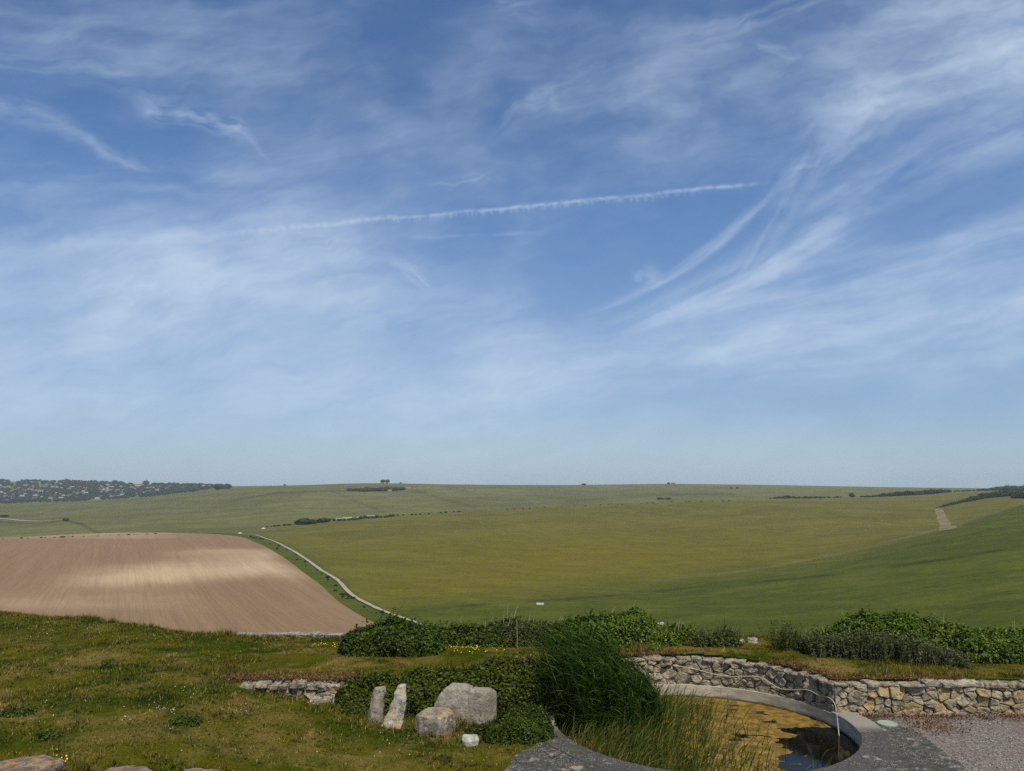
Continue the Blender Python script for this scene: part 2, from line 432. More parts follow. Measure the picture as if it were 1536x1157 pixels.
def blades(P, D, L, W, droop, segs=3, wind=(0.5, 0.1, 0)):
    """narrow curved blades as strips"""
    n = len(P); D = unit(D)
    S = unit(np.cross(D, RNG.normal(size=(n, 3)) * 0.5 + np.array([0.0, -1.0, 0.3])))
    V = []
    Lc = np.asarray(L)[:, None]; Wc = np.asarray(W)[:, None]; dr = np.asarray(droop)[:, None]
    wv = np.array(wind)
    for k in range(segs + 1):
        t = k / segs
        c = P + D * Lc * t + (np.array([0, 0, -1.0]) + wv) * dr * Lc * t * t
        w = Wc * (0.5 if k < segs else 0.06) * (1 - 0.35 * t)
        V += [c - S * w, c + S * w]
    V = np.stack(V, 1)
    m = 2 * (segs + 1)
    base = np.arange(n)[:, None, None] * m
    q = np.array([[2 * k, 2 * k + 1, 2 * k + 3, 2 * k + 2] for k in range(segs)])[None]
    return V.reshape(-1, 3), (base + q).reshape(-1, 4), m

def tube(path, rad, sides=6):
    P = [Vector(p) for p in path]; V = []; F = []
    for i, p in enumerate(P):
        d = (P[min(i + 1, len(P) - 1)] - P[max(i - 1, 0)]).normalized()
        a = d.cross(Vector((0.13, 0.2, 0.97)) if abs(d.z) < 0.9 else Vector((1, 0, 0))).normalized(); b = d.cross(a)
        r = rad[i] if isinstance(rad, (list, tuple)) else rad
        for k in range(sides):
            t = 2 * PI * k / sides
            V.append(tuple(p + (a * math.cos(t) + b * math.sin(t)) * r))
    for i in range(len(P) - 1):
        for k in range(sides):
            F.append([i * sides + k, i * sides + (k + 1) % sides, (i + 1) * sides + (k + 1) % sides, (i + 1) * sides + k])
    F.append(list(range(sides))[::-1]); F.append([(len(P) - 1) * sides + k for k in range(sides)])
    return V, F

def smooth_path(pts, n=8):
    P = [Vector(p) for p in pts]; out = []
    for i in range(len(P) - 1):
        a = P[max(i - 1, 0)]; b = P[i]; c = P[i + 1]; d = P[min(i + 2, len(P) - 1)]
        for k in range(n):
            t = k / n
            out.append(0.5 * ((2 * b) + (c - a) * t + (2 * a - 5 * b + 4 * c - d) * t * t + (3 * b - a - 3 * c + d) * t ** 3))
    out.append(P[-1]); return out

def roughen(bm, amp, scale, seed, cuts=0, octaves=4):
    if cuts: bmesh.ops.subdivide_edges(bm, edges=bm.edges[:], cuts=cuts, use_grid_fill=True)
    bm.normal_update()
    off = Vector((seed * 7.1, seed * 3.7, seed * 1.3))
    new = []
    for v in bm.verts:
        n = mnoise.fractal(v.co * scale + off, 1.0, 2.0, octaves)
        new.append(v.co + v.normal * n * amp)
    for v, c in zip(bm.verts, new): v.co = c

def loft_rock(rings, amp, scale, seed, cuts=2, bevel=0.03):
    """rings: list of closed loops of points (same count), bottom to top -> rough stone with worn arrises"""
    bm = bmesh.new()
    R = [[bm.verts.new(p) for p in r] for r in rings]
    n = len(rings[0])
    for a, b in zip(R[:-1], R[1:]):
        for k in range(n): bm.faces.new((a[k], a[(k + 1) % n], b[(k + 1) % n], b[k]))
    bm.faces.new(R[0][::-1]); bm.faces.new(R[-1])
    bmesh.ops.recalc_face_normals(bm, faces=bm.faces[:])
    sharp = [e for e in bm.edges if len(e.link_faces) == 2 and e.calc_face_angle(0) > 0.5]
    if bevel: bmesh.ops.bevel(bm, geom=sharp, offset=bevel, segments=2, affect='EDGES', profile=0.6, clamp_overlap=True)
    bmesh.ops.triangulate(bm, faces=bm.faces[:])
    for _ in range(cuts):
        long = [e for e in bm.edges if e.calc_length() > 0.05]
        bmesh.ops.subdivide_edges(bm, edges=long, cuts=1)
        bmesh.ops.triangulate(bm, faces=[f for f in bm.faces if len(f.verts) > 3])
    bmesh.ops.recalc_face_normals(bm, faces=bm.faces[:])
    roughen(bm, amp, scale, seed)
    d = bm_data(bm); bm.free(); return d

# ------------------------------------------------------------------ the near ground
POOL = np.array([4.03, 17.14]); R_IN, R_WALL, R_OUT = 3.12, 3.22, 3.66
Z_T, Z_W = 0.66, -0.30

def wall_y(X):
    X = np.asarray(X, float)
    y = np.interp(X, [-40, -3.8, -1.0, 1.24], [17.85, 17.85, 18.3, 18.9])
    circ = POOL[1] + np.sqrt(np.maximum(0, 3.34 ** 2 - (X - POOL[0]) ** 2))
    y = np.where((X > 1.24) & (X < 7.25), np.maximum(circ, 17.8), y)
    return np.where(X >= 7.25, 17.85, y)

EDGE = [(-60, 34), (-22, 28.6), (-17.53, 27.03), (-14.7, 26.08), (-11.78, 24.62), (-9.14, 23.21), (-6.97, 22.52), (-4.49, 22.5), (-1.2, 22.6), (6, 22.9), (10, 21.2), (12.3, 20.6), (16, 20.2), (60, 19)]
def edge_y(X):
    X = np.asarray(X, float)
    s = sum(np.interp(X + d, [p[0] for p in EDGE], [p[1] for p in EDGE]) for d in (-1.2, -.6, 0, .6, 1.2)) / 5
    return s + (fbm(X * 0.5, X * 0 + 3, 3, 5) - 0.5) * 0.5

def low_z(X, Y):
    X = np.asarray(X, float); Y = np.asarray(Y, float)
    t = np.clip((-2.3 - X) / 4.2, 0, 1)
    z = Z_T * (0.5 * t + 0.5 * t * t * (3 - 2 * t))
    bump = (fbm(X * 0.6, Y * 0.6, 4, 2) - 0.5) * 0.16 + (fbm(X * 2.6, Y * 2.6, 3, 9) - 0.5) * 0.05
    k = sstep(0.6, -1.0, X)
    return z + bump * (0.15 + 0.85 * k) * k - 0.03 * (1 - k)

def terr_z(X, Y):
    X = np.asarray(X, float); Y = np.asarray(Y, float)
    bump = (fbm(X * 0.6, Y * 0.6, 4, 2) - 0.5) * 0.16 + (fbm(X * 2.6, Y * 2.6, 3, 9) - 0.5) * 0.05
    d = np.maximum(0, Y - edge_y(X))
    left = sstep(-3.5, -6.5, X)
    return Z_T + bump * (0.35 + 0.65 * left) - 0.55 * d * d / (d + 1.2)

def near_sheet(name, zf, keep, step=0.15):
    xs = np.arange(-36, 30, step); ys = np.arange(3, 37, step)
    X, Y = np.meshgrid(xs, ys)
    Z = zf(X, Y)
    V = np.stack([X, Y, Z], -1).reshape(-1, 3)
    F = grid_faces(len(xs), len(ys))
    c = V[F].mean(1)
    F = F[keep(c[:, 0], c[:, 1])]
    used = np.unique(F); mp = np.full(len(V), -1); mp[used] = np.arange(len(used))
    return V[used], mp[F]

V, F = near_sheet('lawn', low_z, lambda x, y: (y < wall_y(x) + np.where(x < -6.6, 0.2, 0.32)) & (np.hypot(x - POOL[0], y - POOL[1]) > 3.42))
tag(obj('lawn', V, F, M_SOIL, smooth=True), kind='structure')
V, F = near_sheet('terrace', terr_z, lambda x, y: y >= wall_y(x) + np.where(x < -6.6, 0.2, 0.14))
V[:, 2] += 0.012 * sstep(-6.55, -6.0, V[:, 0])
tag(obj('terrace', V, F, M_SOIL, smooth=True), kind='structure')

def surf_z(X, Y):
    return np.where(Y > wall_y(X) + 0.2, terr_z(X, Y), low_z(X, Y))

PAVE_EDGE = [(0.98, 16.3), (0.55, 15.8), (0.13, 15.2), (-0.12, 14.5), (-0.2, 13.0), (-0.2, 9.0), (7.6, 9.0), (7.85, 12.5), (8.02, 14.28), (8.2, 15.6), (8.27, 16.45), (8.0, 17.3), (7.8, 17.56), (7.2, 17.5)]
def in_poly(x, y, poly):
    x = np.asarray(x); r = np.zeros(x.shape, bool); n = len(poly)
    for i in range(n):
        x0, y0 = poly[i]; x1, y1 = poly[(i + 1) % n]
        c = ((y0 > y) != (y1 > y)) & (x < (x1 - x0) * (y - y0) / (y1 - y0 + 1e-12) + x0)
        r ^= c
    return r

def hard_ground(x, y):
    return (np.hypot(x - POOL[0], y - POOL[1]) < 3.7) & (y < wall_y(x) + 0.3) | in_poly(x, y, PAVE_EDGE) | ((x > 7.5) & (y < 17.85))

# paving round the pool: a sheet with the pool cut out of it
def jag(poly, amp=0.05, n=6, seed=1):
    out = []
    for i in range(len(poly)):
        a = Vector(poly[i]).to_2d(); b = Vector(poly[(i + 1) % len(poly)]).to_2d()
        for k in range(n):
            p = a.lerp(b, k / n)
            out.append((p.x + (mnoise.noise((p.x * 2.3, p.y * 2.3, seed)) * amp), p.y + mnoise.noise((p.x * 2.3, p.y * 2.3, seed + 9)) * amp))
    return out
bm = bmesh.new()
lo = [bm.verts.new((x, y, 0.006)) for x, y in jag(PAVE_EDGE, 0.10)]
es = [bm.edges.new((lo[i], lo[(i + 1) % len(lo)])) for i in range(len(lo))]
li = [bm.verts.new((POOL[0] + 3.5 * math.cos(a), POOL[1] + 3.5 * math.sin(a), 0.006)) for a in np.radians(np.linspace(196, 366, 60))]
# open bay: replace the outer edge piece along the pool by the arc
bm.free()
outer = jag(PAVE_EDGE[:-1], 0.10)[:-6] + [PAVE_EDGE[-2]]
arc = [(POOL[0] + 3.5 * math.cos(a), POOL[1] + 3.5 * math.sin(a)) for a in np.radians(np.linspace(368, 194, 70))]
bm = bmesh.new()
vs = [bm.verts.new((x, y, 0.006)) for x, y in outer + arc]
for i in range(len(vs)): bm.edges.new((vs[i], vs[(i + 1) % len(vs)]))
bmesh.ops.triangle_fill(bm, edges=bm.edges[:], use_beauty=True, normal=(0, 0, 1))
V, F = bm_data(bm); bm.free()
tag(obj('paving', V, F, M_PAVE), kind='structure')

# gravel yard on the right
xs = np.arange(7.4, 22, 0.12); ys = np.arange(6, 17.9, 0.12)
X, Y = np.meshgrid(xs, ys)
Zg = 0.001 + (fbm(X * 1.2, Y * 1.2, 3, 31) - 0.5) * 0.008
V = np.stack([X, Y, Zg], -1).reshape(-1, 3); F = grid_faces(len(xs), len(ys))
tag(obj('gravel', V, F, M_GRAVEL), kind='structure')

def ico_pts(n, seed):
    bm = bmesh.new(); bmesh.ops.create_icosphere(bm, subdivisions=1, radius=1)
    d = bm_data(bm); bm.free(); return np.array(d[0]), np.array(d[1])
iv, if_ = ico_pts(1, 0)
n = 5200
px = RNG.uniform(7.6, 14, n); py = RNG.uniform(12.5, 17.5, n)
ok = ~in_poly(px, py, PAVE_EDGE); px, py = px[ok], py[ok]; n = len(px)
sz = 0.006 + 0.014 * RNG.random(n) ** 2.2
sc = np.stack([sz * RNG.uniform(.8, 1.4, n), sz * RNG.uniform(.8, 1.4, n), sz * .7], -1)
V = iv[None] * sc[:, None, :] + np.stack([px, py, 0.004 + sz * .3], -1)[:, None, :]
F = (if_[None] + (np.arange(n) * len(iv))[:, None, None]).reshape(-1, 3)
tag(obj('pebbles', V.reshape(-1, 3), F, M_PEBBLE, attrs={'rnd': np.repeat(RNG.random(n) ** 1.6, len(iv))}), 'loose pinkish grey pebbles lying over the gravel yard', 'pebbles', kind='stuff')

# ------------------------------------------------------------------ pool
pool = root('round_pool', (POOL[0], POOL[1], 0), 'round sunken concrete pool with a broad dark rim, full of algae', 'pool')
def ring(r0, r1, a0, a1, z0, z1, n=90):
    V = []; F = []
    for i in range(n + 1):
        a = math.radians(a0 + (a1 - a0) * i / n)
        c, s = math.cos(a), math.sin(a)
        w = mnoise.noise((c * 5, s * 5, 1)) * 0.012
        for r, z in ((r0, z0), (r0, z1 - 0.012), (r0 + 0.014, z1), (r1 - 0.02 + w, z1), (r1 + w, z0)):
            V.append((POOL[0] + r * c, POOL[1] + r * s, z))
    for i in range(n):
        for k in range(4): F.append([i * 5 + k, i * 5 + k + 1, (i + 1) * 5 + k + 1, (i + 1) * 5 + k])
    return V, F
V, F = ring(R_IN, R_OUT, -186, 12, -0.02, 0.022)
obj('rim', V, F, M_RIM, pool)
V = []; F = []; n = 120
for i in range(n):
    a = 2 * PI * i / n
    for r, z in ((R_IN + 0.15, -0.02), (R_IN - 0.004, -0.02), (R_IN - 0.004, -0.7)):
        V.append((POOL[0] + r * math.cos(a), POOL[1] + r * math.sin(a), z))
for i in range(n):
    j = (i + 1) % n
    for k in range(2): F.append([i * 3 + k, j * 3 + k, j * 3 + k + 1, i * 3 + k + 1])
F.append([i * 3 + 2 for i in range(n)])
obj('basin', V, F, M_BASIN, pool)
a = np.linspace(0, 2 * PI, 97)[:-1]
V = [(POOL[0] + (R_IN + .02) * math.cos(t), POOL[1] + (R_IN + .02) * math.sin(t), Z_W) for t in a]
tag(obj('water', V, [list(range(96))], M_WATER), kind='structure')
st = 0.024
xs = np.arange(POOL[0] - 3.1, POOL[0] + 3.1, st); ys = np.arange(POOL[1] - 3.1, POOL[1] + 3.1, st)
X, Y = np.meshgrid(xs, ys)
V = np.stack([X, Y, Z_W + 0.004 + (fbm(X * 6, Y * 6, 3, 4) - .5) * 0.006], -1).reshape(-1, 3)
F = grid_faces(len(xs), len(ys)); c = V[F].mean(1); cx, cy = c[:, 0], c[:, 1]
cover = fbm(cx * 1.7, cy * 3.2, 6, 77)
open_ = sstep(4.7, 6.5, cx + 0.35 * (16.6 - cy)) * sstep(18.6, 16.9, cy) * 0.48 + sstep(15.3, 14.6, cy) * 0.25 + sstep(6.4, 7.0, cx) * 0.2
F = F[(np.hypot(cx - POOL[0], cy - POOL[1]) < R_IN - 0.02) & (cover > 0.26 + open_)]
tag(obj('algae', V, F, M_ALGAE), 'golden brown algae mat floating on the pool water', 'algae', kind='stuff')

# ------------------------------------------------------------------ rubble walls
def clip_cell(poly, a, b):
    mx, my = (a[0] + b[0]) / 2, (a[1] + b[1]) / 2; nx, ny = b[0] - a[0], b[1] - a[1]
    out = []
    for i in range(len(poly)):
        p, q = poly[i], poly[(i + 1) % len(poly)]
        dp = (p[0] - mx) * nx + (p[1] - my) * ny; dq = (q[0] - mx) * nx + (q[1] - my) * ny
        if dp <= 0: out.append(p)
        if dp * dq < 0:
            t = dp / (dp - dq); out.append((p[0] + (q[0] - p[0]) * t, p[1] + (q[1] - p[1]) * t))
    return out

def rubble(length, height, size, seed, wide=1.35):
    """cells of a random rubble face; a few seeds carry more room than others"""
    rr = random.Random(seed)
    L2 = length / wide; pts = []; rad = []
    tries = 0
    while tries < 9000:
        tries += 1
        p = (rr.random() * L2, rr.random() * height); r = size * rr.choice((.42, .5, .62, .8, .95))
        if all((p[0] - q[0]) ** 2 + (p[1] - q[1]) ** 2 > (r * .5 + k * .5) ** 2 * 1.15 for q, k in zip(pts, rad)): pts.append(p); rad.append(r)
    cells = []
    for i, p in enumerate(pts):
        c = [(0, 0), (L2, 0), (L2, height), (0, height)]
        for j, q in enumerate(pts):
            if i != j and abs(p[0] - q[0]) < size * 4:
                # weighted boundary: big seeds push it away
                f = rad[i] / (rad[i] + rad[j]); m_ = (p[0] + (q[0] - p[0]) * f, p[1] + (q[1] - p[1]) * f)
                c = clip_cell(c, p, (2 * m_[0] - p[0], 2 * m_[1] - p[1]))
                if not c: break
        if len(c) > 2: cells.append([(x * wide, y) for x, y in c])
    return cells

def stonework(length, height, size, seed, place, mb, gap=0.010, proud=0.042, tint=lambda s, r: r.random()):
    """place(s, h, d) -> world point; d is how far a point stands proud of the wall face"""
    rr = random.Random(seed + 5)
    for c in rubble(length, height, size, seed):
        c = [(x + rr.uniform(-.012, .012), y + rr.uniform(-.012, .012)) for x, y in c]
        mx = sum(p[0] for p in c) / len(c); my = sum(p[1] for p in c) / len(c)
        rad = max(0.03, sum(math.hypot(p[0] - mx, p[1] - my) for p in c) / len(c))
        pts = c
        for _ in range(1):
            q = []
            for i in range(len(pts)):
                a, b = pts[i], pts[(i + 1) % len(pts)]
                k = 0.11
                q += [(a[0] + (b[0] - a[0]) * k, a[1] + (b[1] - a[1]) * k), (a[0] + (b[0] - a[0]) * (1 - k), a[1] + (b[1] - a[1]) * (1 - k))]
            pts = q
        pr = proud * rr.uniform(0.5, 1.5); tiltx = rr.uniform(-.3, .3); tilty = rr.uniform(-.35, .3)
        V = []; n = len(pts); sd = rr.random() * 50
        g = gap * rr.uniform(0.2, 1.8)
        for f, d in ((1.0, -0.05), (1.0, 0.55), (0.95, 0.9), (0.72, 1.0), (0.36, 1.0)):
            for p in pts:
                k = f * (1 - g / rad)
                x = mx + (p[0] - mx) * k; y = my + (p[1] - my) * k
                dd = pr * d if d > 0 else d
                if d > 0: dd += (tiltx * (x - mx) + tilty * (y - my)) * min(1, d) + mnoise.fractal((x * 11, y * 11, sd), 1.0, 2.0, 3) * 0.026
                V.append(place(x, y, dd))
        F = []
        for r in range(4):
            for i in range(n): F.append([r * n + i, r * n + (i + 1) % n, (r + 1) * n + (i + 1) % n, (r + 1) * n + i])
        F.append([4 * n + i for i in range(n)])
        mb.add(V, F, tint(mx, rr))

def slab_box(mb, place, s0, s1, d0, d1, h0, h1, seed, tint, cuts=3, amp=0.018):
    """one flat irregular slab"""
    bm = bmesh.new(); bmesh.ops.create_cube(bm, size=1)
    for v in bm.verts:
        v.co = Vector((s0 + (v.co.x + .5) * (s1 - s0), d0 + (v.co.y + .5) * (d1 - d0), h0 + (v.co.z + .5) * (h1 - h0)))
    bmesh.ops.bevel(bm, geom=bm.edges[:], offset=0.022, segments=2, affect='EDGES', profile=0.5)
    long = [e for e in bm.edges if e.calc_length() > 0.15]
    bmesh.ops.subdivide_edges(bm, edges=long, cuts=cuts, use_grid_fill=True)
    bmesh.ops.triangulate(bm, faces=[f for f in bm.faces if len(f.verts) > 4])
    roughen(bm, amp, 7.0, seed, 0, 3)
    V, F = bm_data(bm); bm.free()
    mb.add([place(v[0], v[2], v[1]) for v in V], F, tint)

A1, A0 = math.radians(11.5), math.radians(158)
ARC_L = R_WALL * (A0 - A1)
def place_arc(s, h, d):
    a = A1 + s / R_WALL; r = R_WALL - d
    return (POOL[0] + r * math.cos(a), POOL[1] + r * math.sin(a), -0.06 + h)
CORN = Vector((POOL[0] + R_WALL * math.cos(A1), POOL[1] + R_WALL * math.sin(A1), 0))
RW_L = 12.0
def place_right(s, h, d):
    return (CORN.x - 0.03 + s, CORN.y - 0.01 * s - d, -0.03 + h)

wall = root('retaining_wall', (CORN.x, CORN.y, 0), 'rubble stone retaining wall with flat coping, curving round the pool and running straight on past the gravel', 'stone wall')
mb = MB()
stonework(ARC_L, 0.63, 0.30, 3, place_arc, mb, tint=lambda s, r: r.random() * 0.55)
stonework(RW_L, 0.60, 0.265, 8, place_right, mb, tint=lambda s, r: r.random() ** .8, proud=0.055)
obj('stonework', mb.V, mb.F, M_RUBBLE, wall, attrs={'tint': mb.T})
mb = MB()
V = []; F = []; n = 60
for i in range(n + 1):
    s = ARC_L * i / n
    for h, d in ((0, -0.0), (0.62, -0.0), (0.62, -0.30), (0, -0.30)): V.append(place_arc(s, h, d))
for i in range(n):
    for k in range(4): F.append([i * 4 + k, i * 4 + (k + 1) % 4, (i + 1) * 4 + (k + 1) % 4, (i + 1) * 4 + k])
mb.add(V, F)
mb.add([place_right(s, h, d) for s in (0, RW_L) for h, d in ((0, 0), (0.6, 0), (0.6, -0.3), (0, -0.3))], [[0, 1, 5, 4], [1, 2, 6, 5], [2, 3, 7, 6], [4, 5, 6, 7], [0, 3, 2, 1]])
obj('mortar', mb.V, mb.F, M_MORTAR, wall)
mb = MB(); s = 0.0; k = 0
while s < ARC_L - 0.1:
    w = random.uniform(0.2, 0.48)
    h = 0.61 + random.uniform(-0.015, 0.015)
    slab_box(mb, place_arc, s + 0.008, min(s + w, ARC_L) - 0.008, -0.30, random.uniform(0.045, 0.10), h, h + random.uniform(0.045, 0.085), k, random.random() * .7, amp=0.034)
    s += w; k += 1
s = 0.0
while s < RW_L:
    w = random.uniform(0.24, 0.56)
    h = 0.585 + random.uniform(-0.015, 0.02)
    slab_box(mb, place_right, s + 0.01, s + w - 0.01, -0.26, random.uniform(0.05, 0.12), h, h + random.uniform(0.05, 0.10), k + 50, random.random(), amp=0.032)
    s += w; k += 1
obj('coping', mb.V, mb.F, M_COPING, wall, attrs={'tint': mb.T})

# the low broken stretch in the lawn on the left, and its continuation under the ivy
FR = [Vector((-5.95, 17.62, 0)), Vector((-3.75, 17.70, 0))]
def place_frag(s, h, d):
    return (FR[0].x + s, FR[0].y + 0.036 * s - d, 0.0 + h)
frag = root('low_wall', (-4.8, 17.65, 0.2), 'short low stretch of broken rubble wall half sunk in the lawn, left of the standing stones', 'stone wall')
mb = MB()
stonework(2.25, 0.62, 0.32, 21, place_frag, mb, proud=0.06, tint=lambda s, r: r.random() * 0.8)
obj('stonework', mb.V, mb.F, M_RUBBLE, frag, attrs={'tint': mb.T})
V = [place_frag(s, h, d) for s in (0, 2.3) for h, d in ((0, 0), (0.6, 0), (0.6, -0.3), (0, -0.3))]
obj('mortar', V, [[0, 1, 5, 4], [1, 2, 6, 5], [2, 3, 7, 6], [4, 5, 6, 7], [0, 3, 2, 1]], M_MORTAR, frag)
mb = MB(); s = -0.02
for k, w in enumerate((0.34, 0.30, 0.24, 0.20, 0.36, 0.30, 0.38, 0.22)):
    h = 0.57 + random.uniform(-0.045, 0.02)
    slab_box(mb, place_frag, s, s + w - random.uniform(.01, .06), -0.28, random.uniform(0.03, 0.15), h, h + random.uniform(0.06, 0.12), k + 200, random.random(), amp=0.055, cuts=4)
    s += w
obj('coping', mb.V, mb.F, M_COPING, frag, attrs={'tint': mb.T})
# tumbled stones at the broken end
for k, (x, y, w, h, lab) in enumerate(((497, 1035, 34, 26, 'pale angular stone tumbled from the broken right end of the low wall'), (474, 1043, 24, 17, 'smaller pale stone lying at the foot of the low wall'))):
    p = on(x, y + h * .5, 0.30); p.y -= 0.1
    r = w / FOC * p.y / 2 * .8
    ang = [0.3, 1.2, 2.3, 3.3, 4.1, 5.3]
    rings = [[(p.x + math.cos(a) * r * f * (1 + .2 * math.sin(a * 3 + k)), p.y + math.sin(a) * r * .8 * f, p.z - 0.12 + zz) for a in ang] for f, zz in ((.85, 0), (1.05, .10), (.9, .2), (.5, .25))]
    V, F = loft_rock(rings, 0.05, 7, 31 + k, 3, 0.008)
    tag(obj('tumbled_stone', V, F, M_TUMBLE, loc=(p.x, p.y, p.z - .12), smooth=True), lab, 'stone')

# ------------------------------------------------------------------ standing stones
def ring_at(x0, x1, y, Y, dep, skew=0.0, n8=((-1, -.5), (-.55, -1), (.5, -1), (1, -.55), (1, .5), (.5, 1), (-.5, 1), (-1, .5))):
    """a loop whose sides stand at pixel columns x0 and x1 of row y, dep deep"""
    a = at(x0, y, Y); b = at(x1, y, Y); c = (a + b) / 2; hw = (b.x - a.x) / 2
    return [(c.x + px_ * hw, c.y + py_ * dep / 2 + skew * px_, c.z) for px_, py_ in n8]

def stone(name, rings, mat, amp, seed, label, cat='standing stone', group=None, cuts=3, bevel=0.02, base=None, scale=4.5):
    V, F = loft_rock(rings, amp, scale, seed, cuts, bevel)
    A = np.array(V); loc = (A[:, 0].mean(), A[:, 1].mean(), A[:, 2].min() + .05)
    return tag(obj(name, V, F, mat, loc=loc, smooth=True), label, cat, group)

Y1 = 16.95
stone('standing_stone', [ring_at(550, 573, 1094, Y1, .26), ring_at(552, 575, 1075, Y1, .26), ring_at(557, 576, 1052, Y1 + .04, .22), ring_at(559, 578, 1040, Y1 + .06, .2), ring_at(562, 577, 1031, Y1 + .08, .12)], M_GREYSTONE, 0.035, 1, 'narrow dull grey standing stone leaning right, leftmost of the upright stones')
Y2 = 16.72
stone('standing_stone', [ring_at(566, 601, 1098, Y2 - .1, .26), ring_at(574, 604, 1083, Y2, .28), ring_at(583, 607, 1066, Y2 + .05, .26), ring_at(590, 610, 1050, Y2 + .08, .24), ring_at(591, 609, 1038, Y2 + .1, .2), ring_at(597, 609, 1027, Y2 + .12, .11)], M_PALESTONE, 0.035, 2, 'pale jagged standing stone with orange lichen, splayed at its foot')
Y3 = 16.95
sq = ((-1, -.6), (-.75, -1), (.0, -1), (.98, -1), (1, -.9), (1, .8), (.5, 1), (-.8, 1))
mb = MB()
V, F = loft_rock([ring_at(656, 712, 1096, Y3 + .17, .34, 0, sq), ring_at(650, 712, 1066, Y3 + .17, .34, 0, sq), ring_at(652, 712, 1054, Y3 + .17, .34, 0, sq), ring_at(660, 712, 1040, Y3 + .18, .32, 0, sq), ring_at(668, 709, 1031, Y3 + .19, .28, 0, sq), ring_at(677, 700, 1026, Y3 + .2, .2, 0, sq)], 0.022, 5, 5, 3, 0.018)
mb.add(V, F)
def P_(x, y, dy): return tuple(at(x, y, Y3 + dy))
def pillar(y): return [P_(703, y, .0), P_(721.5, y + 1.5, -.05), P_(727, y + 1, .02), P_(728, y + 1, .055), P_(730, y + 1, .05), P_(745, y, .40), P_(736, y - 3, .56), P_(708, y - 4, .40)]
def shrink(l, f, dz):
    c = sum((Vector(p) for p in l), Vector()) / len(l)
    return [tuple(c + (Vector(p) - c) * f + Vector((0, 0, dz))) for p in l]
V, F = loft_rock([pillar(1097), pillar(1068), pillar(1044), shrink(pillar(1038), .97, 0), shrink(pillar(1036), .72, .035)], 0.014, 6, 6, 3, 0.008)
mb.add(V, F)
A = np.array(mb.V)
tag(obj('standing_stone', mb.V, mb.F, M_DRESSED, loc=(A[:, 0].mean(), A[:, 1].mean(), 0), smooth=True), 'broad squared grey stone, biggest of the group, with a notched top', 'standing stone')
Y4 = 16.2
def blk(z, f=1.0, dz=0.0):
    L = [(ray(622, 1092)[0] * (Y4 + .14), Y4 + .14, z - dz), (ray(629, 1092)[0] * (Y4 - .02), Y4 - .02, z), (ray(659, 1092)[0] * (Y4 - .16), Y4 - .16, z - dz), (ray(683, 1092)[0] * (Y4 + .16), Y4 + .16, z), (ray(677, 1092)[0] * (Y4 + .5), Y4 + .5, z + dz), (ray(640, 1092)[0] * (Y4 + .52), Y4 + .52, z + dz)]
    cx0 = sum(p[0] for p in L) / 6; cy0 = sum(p[1] for p in L) / 6
    return [(cx0 + (p[0] - cx0) * f, cy0 + (p[1] - cy0) * f, p[2]) for p in L]
stone('low_boulder', [blk(-.14, .94), blk(.08, 1.02), blk(.28, 1.0), blk(.375, .95, .015), blk(.40, .80, .02)], M_BLOCK, 0.022, 9, 'squat grey boulder with an orange lichen top in front of the broad stone', 'boulder', bevel=.012)
stone('white_stone', [ring_at(694, 717, 1118, 15.75, .26), ring_at(693, 718, 1109, 15.75, .26), ring_at(695, 716, 1103, 15.8, .2)], M_WHITESTONE, 0.02, 12, 'small whitish stone lying in the grass below the broad stone', 'stone')

# three slabs at the bottom edge of the picture
def kerb_slab(pts_top, thick, seed, label):
    top = [Vector(p) for p in pts_top]
    c = sum(top, Vector()) / len(top)
    rings = [[(c.x + (p.x - c.x) * f, c.y + (p.y - c.y) * f, p.z - dz) for p in top] for f, dz in ((.9, thick + .2), (1.0, thick), (1.02, thick * .4), (1.0, 0))]
    V, F = loft_rock(rings, 0.022, 5, seed, 4, 0.025)
    return tag(obj('wall_slab', V, F, M_KERBSTONE, loc=(c.x, c.y, c.z - thick), smooth=True), label, 'stone slab')
def P9(x, y): return on(x, y, 0.98)
kerb_slab([P9(-60, 1152), P9(20, 1170), P9(84, 1146), P9(96, 1139), P9(62, 1131), P9(10, 1140)], 0.17, 41, 'large lichen blotched stone slab at the foot of the lawn, leftmost of the three slabs')
kerb_slab([P9(136, 1166), P9(180, 1180), P9(240, 1168), P9(222, 1150), P9(200, 1147), P9(168, 1149)], 0.17, 42, 'rusty brown stone slab at the foot of the lawn, middle of the three slabs')
kerb_slab([P9(262, 1170), P9(290, 1180), P9(345, 1172), P9(328, 1155), P9(300, 1152), P9(278, 1154)], 0.17, 43, 'plain grey stone slab barely showing at the foot of the lawn, rightmost of the three slabs')

# ------------------------------------------------------------------ hose, cover, posts, rocks
def arc_hit(x, y, r):
    u, w = ray(x, y); best = None
    for Y in np.arange(15.5, 21.5, 0.004):
        X = u * Y
        if (X - POOL[0]) ** 2 + (Y - POOL[1]) ** 2 > r * r and Y > 16.5: return Vector((X, Y, EYE + w * Y))
    return at(x, y, 18)
hp = [arc_hit(x, y, 3.12) for x, y in ((1009, 998), (1043, 1004), (1069, 1011), (1095, 1015), (1134, 1015), (1150, 1021), (1173, 1034), (1210, 1035), (1228, 1043), (1244, 1047))]
q = arc_hit(1252, 1056, 3.08); hp += [q, arc_hit(1254, 1064, 3.06)]
e = hp[-1]
hp += [at(1257, 1088, e.y - .15), at(1259, 1117, e.y - .45), at(1254, 1143, e.y - .75)]
V, F = tube(smooth_path(hp, 8), 0.0105, 6)
tag(obj('hose', V, F, M_HOSE, loc=hp[0], smooth=True), 'pale hose slung along the curved wall and hanging down into the pool', 'hose')

